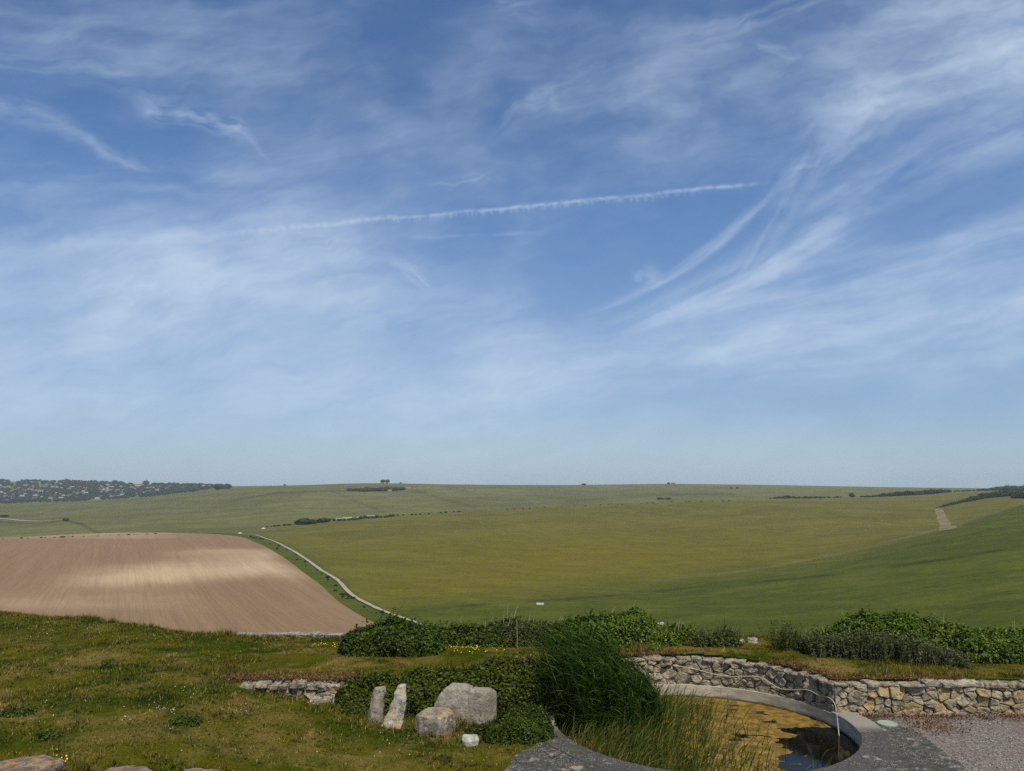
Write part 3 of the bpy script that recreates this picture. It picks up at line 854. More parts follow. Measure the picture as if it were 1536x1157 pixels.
c = on(1331, 1087, 0.0)
V = []; F = []; n = 28
for r, z in ((0.20, 0), (0.20, 0.028), (0.175, 0.034), (0.165, 0.026), (0.05, 0.028), (0.045, 0.034)):
    for i in range(n): V.append((c.x + r * math.cos(2 * PI * i / n), c.y + r * math.sin(2 * PI * i / n), z + .004))
for k in range(5):
    for i in range(n): F.append([k * n + i, k * n + (i + 1) % n, (k + 1) * n + (i + 1) % n, (k + 1) * n + i])
F.append([5 * n + i for i in range(n)])
tag(obj('drain_cover', V, F, M_COVER, loc=(c.x, c.y, 0)), 'round pale green drain cover in the paving beside the pool rim', 'drain cover')

def box_data(x0, x1, y0, y1, z0, z1, bev=0.006):
    bm = bmesh.new(); bmesh.ops.create_cube(bm, size=1)
    for v in bm.verts: v.co = Vector((x0 + (v.co.x + .5) * (x1 - x0), y0 + (v.co.y + .5) * (y1 - y0), z0 + (v.co.z + .5) * (z1 - z0)))
    if bev: bmesh.ops.bevel(bm, geom=bm.edges[:], offset=bev, segments=2, affect='EDGES')
    d = bm_data(bm); bm.free(); return d
b = at(776, 971, 21.2); t = at(775, 930, 21.2)
V, F = tube([(b.x, b.y, Z_T - .1), (b.x - .005, b.y, (b.z + t.z) / 2), (t.x, t.y, t.z)], [0.017, 0.015, 0.013], 7)
tag(obj('garden_cane', V, F, M_CANE, loc=(b.x, b.y, Z_T)), 'thin pale upright cane standing in front of the hedge left of the reeds', 'cane')
b = on(793, 996, Z_T + .02)
V, F = box_data(b.x - .045, b.x + .045, b.y - .04, b.y + .04, Z_T - .3, Z_T + 0.30)
tag(obj('stub_post', V, F, M_DARKWOOD, loc=(b.x, b.y, Z_T)), 'short dark stub post beside the tall reeds', 'post')
b = at(987, 940, 22.2)
post = root('board_post', (b.x + .08, b.y, Z_T), 'wooden post with a pale weathered board on top, sticking out of the ivy hedge', 'post')
V, F = box_data(b.x + .03, b.x + .14, b.y - .05, b.y + .05, Z_T - .2, at(987, 938, 22.2).z)
obj('post', V, F, M_DARKWOOD, post)
z0 = at(987, 938, 22.2).z
V, F = box_data(b.x - .18, b.x + .16, b.y - .09, b.y + .09, z0 + .001, z0 + .05)
V = [(x, y, z + (x - b.x) * 0.18) for x, y, z in V]
obj('board', V, F, M_WOOD, post)
for k, (x0, x1, yt, yb, lab) in enumerate(((1100, 1118, 960, 970, 'flat white rock at the terrace edge behind the curved wall, left of the pair'), (1121, 1137, 958, 971, 'taller white rock at the terrace edge behind the curved wall, right of the pair'))):
    Yr = 22.0
    stone('white_rock', [ring_at(x0, x1, yb + 8, Yr, .3), ring_at(x0 - 1, x1 + 1, yb, Yr, .3), ring_at(x0 + 2, x1 - 3, yt, Yr + .05, .18)], M_TUMBLE, 0.06, 60 + k, lab, 'rock', cuts=3, bevel=.01, scale=6)

# boundary wall of flints beyond the brink
bw = root('boundary_wall', (-8.0, 27.5, -0.5), 'pale flint boundary wall showing beyond the brink of the lawn, below the ploughed field', 'stone wall')
BW0, BW1 = at(255, 953, 27.6), at(560, 953, 27.0)
BL = (BW1 - BW0).length
def place_bw(s, h, d):
    p = BW0.lerp(BW1, s / BL); return (p.x, p.y - d, p.z - 1.6 + 0.09 + h)
mb = MB(); stonework(BL, 1.52, 0.24, 51, place_bw, mb, proud=0.03)
obj('stonework', mb.V, mb.F, M_FLINT, bw, attrs={'tint': mb.T}, smooth=True)
V = [place_bw(s, h, d) for s in (0, BL) for h, d in ((-.6, 0), (1.5, 0), (1.5, -0.3), (-.6, -0.3))]
obj('mortar', V, [[0, 1, 5, 4], [1, 2, 6, 5], [2, 3, 7, 6], [4, 5, 6, 7], [0, 3, 2, 1]], M_MORTAR, bw)
mb = MB(); s = 0
while s < BL - .2:
    w = random.uniform(.22, .42); slab_box(mb, place_bw, s, s + w - .015, -.25, .04, 1.49, 1.56 + random.uniform(-.02, .03), int(s * 10), random.random(), cuts=1); s += w
obj('coping', mb.V, mb.F, M_FLINT, bw, attrs={'tint': mb.T}, smooth=True)

# ------------------------------------------------------------------ plants near by
def lumpy(path, radii, n, seed, fill=0.25, squash=None):
    """points and outward normals over the skin of a rounded mass that follows a path; radii = (half width, height) per node"""
    P = np.array([list(p) for p in path], float); R = np.array(radii, float)
    seg = np.linalg.norm(np.diff(P, axis=0), axis=1); cum = np.concatenate([[0], np.cumsum(seg)])
    rg = np.random.default_rng(seed)
    s = rg.uniform(-R[0, 0] * .8, cum[-1] + R[-1, 0] * .8, n)
    sc = np.clip(s, 0, cum[-1])
    C = np.stack([np.interp(sc, cum, P[:, k]) for k in range(3)], -1)
    hw = np.interp(sc, cum, R[:, 0]); hh = np.interp(sc, cum, R[:, 1])
    over = (s - sc)
    th = rg.uniform(-0.15, PI + 0.15, n)
    P[:, 1] = np.polyval(np.polyfit(P[:, 0], P[:, 1], 1), P[:, 0])
    C[:, 1] = np.polyval(np.polyfit(P[:, 0], P[:, 1], 1), C[:, 0])
    d = np.diff(P, axis=0); di = np.clip(np.searchsorted(cum, sc, 'right') - 1, 0, len(d) - 1)
    T = unit(d[di] * np.array([1, 1, 0])); S = np.stack([T[:, 1], -T[:, 0], np.zeros(n)], -1)
    endf = np.sqrt(np.maximum(0.0, 1 - (over / (hw * .8 + 1e-6)) ** 2))
    lump = 0.66 + 0.60 * fbm(s * 2.0 + seed, th * 1.6, 5, seed)
    dep = 1 - fill * rg.random(n) ** 1.5
    r = lump * dep * endf
    pts = C + S * (np.cos(th) * hw * r)[:, None] + T * over[:, None] + np.array([0, 0, 1.0]) * (np.sin(th) * hh * r)[:, None]
    nor = unit(S * (np.cos(th) / hw)[:, None] + np.array([0, 0, 1.0]) * (np.sin(th) / hh)[:, None] + T * (over / (hw * hw))[:, None])
    return pts, nor

def foliage(pts, nor, size, seed, jitter=0.7, asp=0.75):
    rg = np.random.default_rng(seed + 99); n = len(pts)
    N = unit(nor + rg.normal(size=(n, 3)) * jitter * 0.6 + np.array([0, 0, .25]))
    D = rg.normal(size=(n, 3)) + np.array([0, 0, -.5]); D = D - N * (D * N).sum(1, keepdims=True)
    L = size * rg.uniform(.6, 1.35, n)
    V, F = leaf_quads(pts, D, N, L, L * asp)
    return V, F, np.repeat(rg.random(n), 4)

def core_mass(path, radii, seed, k=0.72, nu=40, nv=12):
    P = np.array([list(p) for p in path], float); R = np.array(radii, float)
    seg = np.linalg.norm(np.diff(P, axis=0), axis=1); cum = np.concatenate([[0], np.cumsum(seg)])
    ends = R[0, 0] * .6, R[-1, 0] * .6
    s = np.linspace(-ends[0], cum[-1] + ends[1], nu)
    sc = np.clip(s, 0, cum[-1]); C = np.stack([np.interp(sc, cum, P[:, j]) for j in range(3)], -1)
    hw = np.interp(sc, cum, R[:, 0]); hh = np.interp(sc, cum, R[:, 1])
    d = np.diff(P, axis=0); di = np.clip(np.searchsorted(cum, sc, 'right') - 1, 0, len(d) - 1)
    d = d * 0 + (P[-1] - P[0]); C[:, 1] = np.polyval(np.polyfit(P[:, 0], P[:, 1], 1), C[:, 0]); T = unit(d[di] * np.array([1, 1, 0])); S = np.stack([T[:, 1], -T[:, 0], np.zeros(nu)], -1)
    over = s - sc; endf = np.sqrt(np.maximum(0.02, 1 - (over / (hw * .62 + 1e-6)) ** 2))
    th = np.linspace(-0.2, PI + 0.2, nv)
    V = []
    for j, t in enumerate(th):
        lump = (0.66 + 0.60 * fbm(s * 2.0 + seed, np.full(nu, t * 1.6), 5, seed)) * k * endf
        V.append(C + T * over[:, None] + S * (math.cos(t) * hw * lump)[:, None] + np.array([0, 0, 1.0]) * (math.sin(t) * hh * lump)[:, None])
    V = np.concatenate(V)
    return V, grid_faces(nu, nv)

def bush(name, path, radii, n, leaf, mat, label, cat, seed, fill=0.28, asp=0.75, sprigs=0, sprig_mat=None, sprig_len=.5):
    P0 = np.array([list(p) for p in path]).mean(0)
    r = root(name, (P0[0], P0[1], min(p[2] for p in path)), label, cat)
    pts, nor = lumpy(path, radii, n, seed, fill)
    rg = np.random.default_rng(seed + 3)
    ns = n // 55; ii = rg.choice(np.where(nor[:, 2] > .1)[0], ns)
    sd = unit(nor[ii] + rg.normal(size=(ns, 3)) * .45 + np.array([0, 0, .5])); sl0 = leaf * rg.uniform(1.2, 4.2, ns) * rg.uniform(.5, 1, ns)
    tt = np.linspace(.1, 1, 7)
    sp_ = (pts[ii][:, None] + sd[:, None] * (sl0[:, None] * tt[None])[..., None] + rg.normal(size=(ns, 7, 3)) * leaf * .22).reshape(-1, 3)
    sn_ = unit(np.repeat(sd, 7, 0) * .4 + rg.normal(size=(ns * 7, 3)) * .6 + np.array([0, 0, .4]))
    pts2 = np.concatenate([pts, sp_]); nor2 = np.concatenate([nor, sn_])
    V, F, rnd = foliage(pts2, nor2, leaf, seed, asp=asp)
    obj('foliage', V, F, mat, r, attrs={'rnd': rnd})
    V, F = core_mass(path, radii, seed)
    obj('shade_core', V, F, M_TWIG_SHADE, r, smooth=True)  # solid lump filling the bush, inner shade put into its dark colour
    if sprigs:
        rg = np.random.default_rng(seed + 5)
        up = np.where(nor[:, 2] > .55)[0]; ii = rg.choice(up, min(sprigs, len(up)), replace=False)
        D = np.stack([rg.normal(0.15, .25, len(ii)), rg.normal(0, .2, len(ii)), np.ones(len(ii))], -1)
        V, F, m = blades(pts[ii], D, sprig_len * rg.uniform(.4, 1.2, len(ii)), np.full(len(ii), 0.014), rg.uniform(.05, .3, len(ii)), 4)
        obj('sprays', V, F, sprig_mat or M_STEM, r, attrs={'rnd': np.repeat(rg.random(len(ii)), m)})
    return r

def gp(x, y, z=Z_T): return on(x, y, z)

# hedge along the brink, from left to right
bush('bramble_bush', [(-4.1, 20.9, Z_T), (-3.2, 20.6, Z_T), (-2.3, 20.9, Z_T)], [(.5, .62), (.72, .92), (.6, .66)], 13000, .075, M_BRAMBLE, 'dark bramble bush swelling forward at the left end of the hedge', 'bush', 71, sprigs=26, sprig_len=.4, sprig_mat=M_BRAMBLE)
bush('scrub_hedge', [(-2.4, 21.9, Z_T - .1), (-1.2, 22.0, Z_T - .1), (0.0, 22.0, Z_T - .1)], [(.55, .62), (.6, .60), (.6, .70)], 12000, .065, M_BRAMBLE, 'dark low hedge between the bramble bush and the thin cane', 'hedge', 72, sprigs=30, sprig_len=.45)
bush('hawthorn_bush', [(-0.1, 21.9, Z_T - .1), (0.5, 21.9, Z_T - .1), (1.2, 22.0, Z_T - .1)], [(.55, .72), (.62, .84), (.55, .66)], 9500, .058, M_SCRUB, 'rounded dull grey green bush rising behind the thin cane', 'bush', 73, sprigs=26, sprig_len=.55)
bush('ivy_hump', [(1.6, 21.8, Z_T - .1), (2.5, 22.0, Z_T - .1), (3.3, 22.0, Z_T - .1), (4.0, 22.0, Z_T - .1), (4.7, 22.0, Z_T - .1)], [(.5, .68), (.7, .88), (.75, 1.04), (.65, .72), (.5, .46)], 19000, .075, M_IVY, 'bright green ivy hump in the hedge right behind the tall reeds', 'ivy', 74, sprigs=14, sprig_len=.5)
bush('weed_clump', [(5.0, 21.7, Z_T - .1), (5.9, 21.7, Z_T - .1)], [(.35, .42), (.40, .50)], 2600, .07, M_SCRUB, 'straggly weeds behind the curved wall, left of the white rocks', 'weeds', 75, sprigs=70, sprig_len=.42, sprig_mat=M_SCRUB)
bush('ivy_hedge', [(8.3, 20.9, Z_T - .1), (9.3, 21.0, Z_T - .1), (10.4, 20.9, Z_T - .1), (11.4, 20.5, Z_T - .1)], [(.55, .66), (.8, 1.02), (.95, 1.10), (.8, 0.85)], 26000, .075, M_IVY, 'big domed mass of glossy ivy behind the straight wall', 'ivy', 76, sprigs=26, sprig_len=.4)
bush('ivy_hedge', [(11.6, 20.3, Z_T - .1), (13.0, 20.0, Z_T - .1), (14.6, 19.8, Z_T - .1), (17, 19.6, Z_T - .1)], [(.75, .80), (.8, .76), (.8, .74), (.8, .7)], 20000, .075, M_IVY, 'lower dark green ivy hedge trailing off to the right from the domed mass', 'ivy', 77, sprigs=22, sprig_len=.55)

# tall grey green plants in front of the ivy
def stalks(name, n, xr, yfun, hfun, label, cat, seed, mat=M_SAGE, leafy=True, w=0.012):
    rg = np.random.default_rng(seed)
    X = rg.uniform(*xr, n); Y = yfun(X, rg, n); Z = terr_z(X, Y)
    L = hfun(X, rg, n)
    r = root(name, (float(X.mean()), float(Y.mean()), Z_T), label, cat)
    D = np.stack([rg.normal(.05, .24, n), rg.normal(0, .2, n), np.ones(n)], -1)
    P = np.stack([X, Y, Z - .03], -1)
    V, F, m = blades(P, D, L, np.full(n, w), rg.uniform(.0, .12, n), 4)
    obj('stalks', V, F, mat, r, attrs={'rnd': np.repeat(rg.random(n), m)})
    if leafy:
        k = 13; t = rg.random((n, k)) ** .8 * .95 + .05
        Q = (P[:, None] + unit(D)[:, None] * (L[:, None] * t)[..., None]).reshape(-1, 3)
        a = rg.uniform(0, 2 * PI, n * k)
        DD = np.stack([np.cos(a), np.sin(a), rg.uniform(.2, 1.1, n * k)], -1)
        NN = np.stack([-np.cos(a) * .5, -np.sin(a) * .5, np.ones(n * k)], -1) + rg.normal(size=(n * k, 3)) * .2
        Ls = rg.uniform(.04, .10, n * k)
        V, F = leaf_quads(Q, DD, NN, Ls, Ls * .38)
        obj('leaves', V, F, mat, r, attrs={'rnd': np.repeat(rg.random(n * k), 4)})
    return r
stalks('sage_clump', 900, (7.6, 10.9), lambda X, r, n: np.interp(X, [7.6, 10.9], [20.6, 19.3]) + r.normal(0, .22, n), lambda X, r, n: np.interp(X, [7.4, 8.2, 9.2, 10, 10.9], [.5, .62, .74, .62, .34]) * r.uniform(.45, 1.15, n), 'bank of grey green stalky plants growing in front of the domed ivy', 'plants', 81)
stalks('thistle_clump', 90, (6.85, 7.7), lambda X, r, n: 21.1 + r.normal(0, .18, n), lambda X, r, n: r.uniform(.4, .85, n), 'upright spiky dark plants beside the white rocks', 'plants', 82, M_SCRUB)

# ivy sprawling over the old wall behind the stones
ivyp = [(-3.6, 17.75, 0.25), (-2.6, 17.85, 0.12), (-1.5, 18.0, 0.08), (-0.4, 18.1, 0.05), (0.6, 18.2, 0.0), (1.4, 18.3, 0.0)]
bush('wall_ivy', ivyp, [(.38, .46), (.48, .66), (.55, .86), (.62, 1.0), (.65, 1.06), (.6, 1.1)], 30000, .062, M_DULLIVY, 'dark ivy sprawling over the old wall behind the standing stones', 'ivy', 83, fill=.3, sprigs=60, sprig_len=.3, sprig_mat=M_DULLIVY)
bush('leafy_bush', [(-0.35, 16.1, -.05), (-0.05, 16.05, -.05), (0.25, 16.1, -.05), (.55, 16.15, -.05)], [(.26, .34), (.36, .62), (.40, .68), (.34, .60)], 14000, .045, M_BRAMBLE, 'dense dark bush between the broad stone and the paving', 'bush', 84, sprigs=80, sprig_len=.25, sprig_mat=M_DULLIVY)
bush('weed_clump', [(-1.15, 16.45, -.02), (-0.55, 16.4, -.02)], [(.15, .14), (.17, .2)], 1200, .05, M_DULLIVY, 'low green weeds at the foot of the broad stone', 'weeds', 85)
bush('weed_clump', [(-3.5, 17.25, .12), (-2.9, 17.2, .03)], [(.22, .34), (.22, .36)], 1500, .055, M_DULLIVY, 'green weeds between the low wall and the leftmost standing stone', 'weeds', 86)

# dark leafy tufts in the lawn
tufts = [(25, 1073, .28, 'dark leafy tuft near the left edge of the lawn'), (277, 1085, .26, 'dark leafy tuft in the lawn above the slabs, left of centre'), (160, 1004, .16, 'small dark leafy tuft high on the lawn'), (70, 1108, .22, 'dark leafy tuft in the lawn just above the leftmost slab'), (88, 925, .5, 'rough clump of green leaves on the brink against the ploughed field'), (165, 936, .35, 'spiky weeds on the brink right of the rough leafy clump')]
for k, (x, y, r_, lab) in enumerate(tufts):
    p = on(x, y, 0.0)
    for _ in range(4): p = on(x, y, float(surf_z(p.x, p.y)))
    bush('weed_tuft', [(p.x - r_ * .6, p.y, p.z - .03), (p.x + r_ * .6, p.y, p.z - .03)], [(r_ * .6, .12 + .12 * r_), (r_ * .6, .13 + .1 * r_)], int(420 + 700 * r_), .055, M_BRAMBLE, lab, 'weeds', 90 + k, sprigs=14, sprig_len=.18, sprig_mat=M_DULLIVY)

# reeds: a stand of tall stems with long leaves blown to the right
rg = np.random.default_rng(5)
reeds = root('reed_stand', (2.1, 17.6, Z_W), 'tall dense stand of dark green reeds growing in the pool', 'reeds')
n = 1150
th = rg.uniform(0, 2 * PI, n); rr_ = np.sqrt(rg.random(n))
X = 2.16 + rr_ * np.cos(th) * 1.22; Y = 17.75 + rr_ * np.sin(th) * 1.05
inside = np.hypot(X - POOL[0], Y - POOL[1]) < 3.05
X, Y = X[inside], Y[inside]; n = len(X)
hgt = (2.0 - 1.0 * np.clip((X - 2.15), 0, 2) - .1 * np.clip(1.5 - X, 0, 2)) * rg.uniform(.68, 1.07, n) - 0.22 * np.clip(17.6 - Y, 0, 2)
P = np.stack([X, Y, np.full(n, Z_W - .02)], -1)
D = np.stack([rg.normal(-.09, .11, n), rg.normal(-.02, .07, n), np.ones(n)], -1)
V, F, m = blades(P, D, hgt, np.full(n, .014), rg.uniform(.02, .08, n), 4, (-1.0, 0, 0))
obj('stems', V, F, M_REED, reeds, attrs={'rnd': np.repeat(rg.random(n) * .5, m)})
k = 11
t = np.linspace(.22, .99, k)[None] + rg.uniform(-.04, .04, (n, k))
Q = (P[:, None] + unit(D)[:, None] * (hgt[:, None] * t)[..., None]).reshape(-1, 3)
Q[:, 0] -= (hgt[:, None] * t * t * .05).ravel()
a = PI + rg.normal(0, 1.15, n * k)
D2 = np.stack([np.cos(a) * .75, np.sin(a) * .75, rg.uniform(.5, 1.3, n * k)], -1)
L = rg.uniform(.28, .55, n * k)
V, F, m = blades(Q, D2, L, rg.uniform(.009, .019, n * k), rg.uniform(.1, .75, n * k), 3, (-.45, 0, 0))
obj('leaves', V, F, M_REED, reeds, attrs={'rnd': np.repeat(rg.random(n * k), m)})
ii = rg.choice(n, 60, replace=False)
V, F, m = blades(P[ii], D[ii] + rg.normal(0, .06, (60, 3)), hgt[ii] * rg.uniform(.9, 1.1, 60), np.full(60, .012), rg.uniform(.02, .12, 60), 4, (-1.0, 0, 0))
obj('dead_stalks', V, F, M_STEM, reeds, attrs={'rnd': np.repeat(rg.random(60), m)})

# thinner grasses and dry stalks in the front of the pool
rg = np.random.default_rng(6)
n = 8500
X = rg.uniform(1.0, 6.2, n); Y = rg.uniform(14.1, 19.6, n)
dn = np.exp(-((X - 2.3) / 1.25) ** 2) * sstep(14.0, 14.6, Y) + .13 * np.exp(-((X - 3.9) / 1.2) ** 2) * sstep(20, 17, Y) + .25 * np.exp(-((X - 4.2) / .7) ** 2 - ((Y - 19.0) / .9) ** 2)
ok = (rg.random(n) < dn) & (np.hypot(X - POOL[0], Y - POOL[1]) < 3.05); X, Y = X[ok], Y[ok]; n = len(X)
H_ = rg.uniform(.35, .95, n) * np.interp(X, [1, 3, 4.5, 6], [1, .95, .8, .6])
H_ *= 1 + .55 * np.exp(-((X - 3.5) / .6) ** 2 - ((Y - 17.6) / 1.0) ** 2)
P = np.stack([X, Y, np.full(n, Z_W - .02)], -1)
D = np.stack([rg.normal(.08, .2, n), rg.normal(0, .16, n), np.ones(n)], -1)
V, F, m = blades(P, D, H_, rg.uniform(.010, .018, n), rg.uniform(.1, .55, n), 4, (.7, 0, 0))
tag(obj('rushes', V, F, M_RUSH, attrs={'rnd': np.repeat(rg.random(n), m)}), 'thin rushes and straw stalks standing in the golden pool in front of the reeds', 'rushes', kind='stuff')

# ------------------------------------------------------------------ grass
def scatter(n, xr, yr, dens):
    X = RNG.uniform(*xr, n); Y = RNG.uniform(*yr, n)
    ok = ~hard_ground(X, Y) & (Y < edge_y(X) + .6)
    X, Y = X[ok], Y[ok]
    ok = RNG.random(len(X)) < dens(X, Y)
    return X[ok], Y[ok]
def view_ok(X, Y):
    return (np.abs(X / Y) < 0.74) & (Y > 10.5)
X, Y = scatter(125000, (-21, 15), (10.5, 29), lambda X, Y: view_ok(X, Y) * (0.35 + 0.65 * sstep(.35, .6, fbm(X * 2.2, Y * 2.2, 3, 15))))
nt_ = len(X); K = 6
clump = fbm(X * 1.7, Y * 1.7, 3, 44); tall = sstep(.52, .7, fbm(X * .9 + 7, Y * .9, 4, 45))
tuft = RNG.random(nt_); L0 = (0.030 + 0.075 * np.clip(clump - .25, 0, 1) + .05 * tall) * RNG.uniform(.5, 1.5, nt_)
fringe = np.exp(-((Y - wall_y(X) - .45) / .35) ** 2) * (X > -7.2) + np.exp(-((Y - edge_y(X)) / .4) ** 2)
for bx, by, br in ((-2.95, 16.9, .3), (-2.46, 16.6, .35), (-1.1, 16.85, .6), (-1.57, 16.15, .5), (-5.3, 17.45, .35), (-4.7, 17.4, .3), (-6.7, 12.3, .9), (-5.0, 12.2, .6), (-3.9, 12.2, .5), (-4.2, 17.4, .5)):
    fringe = fringe + 1.3 * np.exp(-((X - bx) ** 2 + (Y - by) ** 2) / br ** 2)
L0 *= 1 + 1.3 * fringe
X = np.repeat(X, K) + RNG.normal(0, .022, nt_ * K); Y = np.repeat(Y, K) + RNG.normal(0, .022, nt_ * K)
n = len(X); L = np.repeat(L0, K) * RNG.uniform(.6, 1.25, n)
Z = surf_z(X, Y)
P = np.stack([X, Y, Z - .006], -1)
a = RNG.uniform(0, 2 * PI, n)
D = unit(np.stack([np.cos(a) * .7 + .15, np.sin(a) * .7, np.full(n, .85)], -1))
S = np.stack([-np.sin(a), np.cos(a), np.zeros(n)], -1)
W = RNG.uniform(.005, .012, n)[:, None]
tip = P + D * L[:, None]
V = np.stack([P - S * W, P + S * W, tip], 1).reshape(-1, 3)
tag(obj('grass', V, np.arange(3 * n).reshape(-1, 3), M_BLADE, attrs={'rnd': np.repeat(RNG.random(n), 3), 'tuft': np.repeat(tuft, 3 * K)}), 'short rough grass, green and straw coloured, over the lawn and terrace', 'grass', kind='stuff')

def flowers(name, spots, size, mat, label, seed):
    rg = np.random.default_rng(seed); PP = []
    for x0, x1, y0, y1, k in spots:
        for _ in range(k):
            x, y = rg.uniform(x0, x1), rg.normal((y0 + y1) / 2, (y1 - y0) / 3)
            p = on(x, y, .3)
            for _ in range(3): p = on(x, y, float(surf_z(p.x, p.y)) + .04)
            if not bool(hard_ground(np.array([p.x]), np.array([p.y]))[0]): PP.append(p[:])
    PP = np.array(PP); n = len(PP); PP[:, 2] += rg.uniform(.0, .06, n)
    V = []; F = []; 
    ang = np.linspace(0, 2 * PI, 6)[:-1]
    sz = size * rg.uniform(.6, 1.3, n)
    tl = unit(np.stack([rg.normal(0, .35, n), rg.normal(-.5, .35, n), np.ones(n)], -1))
    e1 = unit(np.cross(tl, np.array([0.3, 1, .1]))); e2 = np.cross(tl, e1)
    V = np.stack([PP + (e1 * math.cos(t) + e2 * math.sin(t)) * sz[:, None] for t in ang], 1).reshape(-1, 3)
    return tag(obj(name, V, np.arange(5 * n).reshape(-1, 5), mat, attrs={'rnd': np.repeat(rg.random(n), 5)}), label, 'flowers', kind='stuff')
flowers('buttercups', [(468, 515, 966, 970, 26), (385, 402, 962, 970, 7), (660, 760, 968, 978, 60), (680, 720, 970, 974, 26), (60, 110, 925, 945, 12), (82, 102, 1132, 1146, 12), (560, 620, 968, 990, 10), (730, 800, 985, 1000, 14), (20, 100, 940, 960, 10)], .013, M_YEL, 'yellow buttercups dotted through the grass near the hedge', 3)
flowers('daisies', [(215, 262, 1060, 1070, 22), (160, 240, 950, 958, 14), (40, 120, 1060, 1110, 12), (180, 200, 1070, 1084, 10), (330, 370, 1060, 1068, 14), (260, 300, 1020, 1062, 14), (560, 640, 1100, 1135, 14), (0, 500, 960, 1150, 26), (680, 800, 1125, 1150, 10), (110, 150, 936, 942, 14)], .0075, M_WHITE, 'tiny white daisies scattered through the lawn', 4)

# red stonecrop and dry growth along the wall tops and the foot of the straight wall
rg = np.random.default_rng(8); PP = []
def strip(n, fn):
    for _ in range(n): PP.append(fn())
def over_arc():
    s = rg.uniform(.0, ARC_L); a = A1 + s / R_WALL; r = 3.34 + abs(rg.normal(0, .16))
    if fbm(np.array([s * 1.1]), np.array([2.0]), 3, 3)[0] < .45 + .1 * rg.random(): return None
    return (POOL[0] + r * math.cos(a), POOL[1] + r * math.sin(a), Z_T + rg.uniform(0, .05))
def foot():
    x = rg.uniform(7.6, 12.5); return (x, 17.55 - abs(rg.normal(0, .22 if x > 8.3 else .1)), rg.uniform(.005, .03))
def foot2():
    x = rg.normal(8.75, .35); y = rg.normal(16.75, .3); return (x, y, rg.uniform(.005, .025))
def frag_top():
    return (rg.uniform(-6.5, -3.4), 17.75 + abs(rg.normal(0, .25)), Z_T + .02 + rg.uniform(0, .09))
strip(3200, over_arc); strip(1500, foot); strip(500, foot2); strip(1500, frag_top)
def over_right():
    x = rg.uniform(7.4, 10.2); return (x, 17.95 + abs(rg.normal(0, .12)), Z_T + rg.uniform(0, .05))
strip(700, over_right)
PP = np.array([p for p in PP if p]); n = len(PP)
N = unit(rg.normal(size=(n, 3)) + np.array([0, -.3, 1.0])); D = rg.normal(size=(n, 3)) + np.array([0, 0, .6])
Ls = rg.uniform(.03, .07, n)
V, F = leaf_quads(PP, D, N, Ls, Ls * .5)
tag(obj('stonecrop', V, F, M_SEDUM, attrs={'rnd': np.repeat(rg.random(n), 4)}), 'rusty red stonecrop along the wall tops and the foot of the straight wall', 'ground cover', kind='stuff')

# ------------------------------------------------------------------ the downs
C = {
 -700: [(60,1030),(120,1000),(200,960),(300,890),(430,845),(600,822),(740,824),(1000,806),(1300,782),(1700,764),(2050,766),(2450,758),(3200,722),(4200,735)],
 0:   [(60,1030),(120,1000),(200,960),(300,885),(430,835),(600,808.5),(740,811),(1000,797),(1300,779),(1700,757),(2050,760),(2450,755),(3200,722.5),(4200,735)],
 200: [(60,1030),(120,1000),(200,957),(300,885),(430,832),(600,801),(740,803.5),(1000,787),(1350,768),(1800,748),(2150,751),(2500,746),(3200,726),(4200,735)],
 330: [(60,1030),(120,1000),(200,955),(300,885),(430,832),(590,800.5),(720,802),(1000,785),(1400,760),(1950,734),(2300,735.5),(2600,734.5),(3200,729.5),(4200,736)],
 440: [(60,1030),(120,1000),(200,955),(290,885),(410,838),(560,812),(680,802),(900,785),(1350,760),(2050,729.5),(2400,728.8),(2700,728.6),(3200,728.3),(4200,735)],
 560: [(60,1030),(120,1000),(200,945),(290,890),(400,848),(600,805),(780,785),(950,775),(1080,775),(1500,752),(1900,738),(2300,725),(3000,725.2),(4200,735)],
 700: [(60,1030),(120,1000),(200,945),(280,897),(380,860),(580,808),(800,783),(1000,767.5),(1130,767.5),(1500,750),(1900,739),(2400,727.2),(3000,728),(4200,736)],
 850: [(60,1030),(120,1000),(190,950),(270,902),(360,875),(560,818),(800,783),(1050,760),(1180,760.3),(1550,748),(2000,738),(2500,727.8),(3000,728.5),(4200,736)],
 1000:[(60,1030),(115,1000),(170,960),(260,905),(350,880),(560,822),(800,783),(1080,753.5),(1220,753.8),(1600,744),(2100,735),(2600,726),(3000,727),(4200,736)],
 1200:[(60,1030),(105,995),(150,965),(230,910),(330,864),(480,835),(750,783),(1120,751),(1280,751.2),(1650,743),(2100,735),(2600,728.5),(3000,729.5),(4200,738)],
 1400:[(60,1030),(95,995),(130,965),(200,905),(310,840),(450,799),(560,798),(850,765),(1050,752),(1400,740.5),(1900,736),(2500,732),(3000,733),(4200,741)],
 1536:[(60,1025),(90,990),(120,965),(190,890),(300,822),(600,756),(720,757),(900,748),(1050,744),(1400,738),(1900,735),(2500,733),(3000,735),(4200,742)],
 2200:[(60,1025),(90,990),(120,965),(190,880),(300,810),(600,745),(720,746),(900,741),(1050,739),(1400,736),(1900,734),(2500,732),(3000,735),(4200,742)],
}
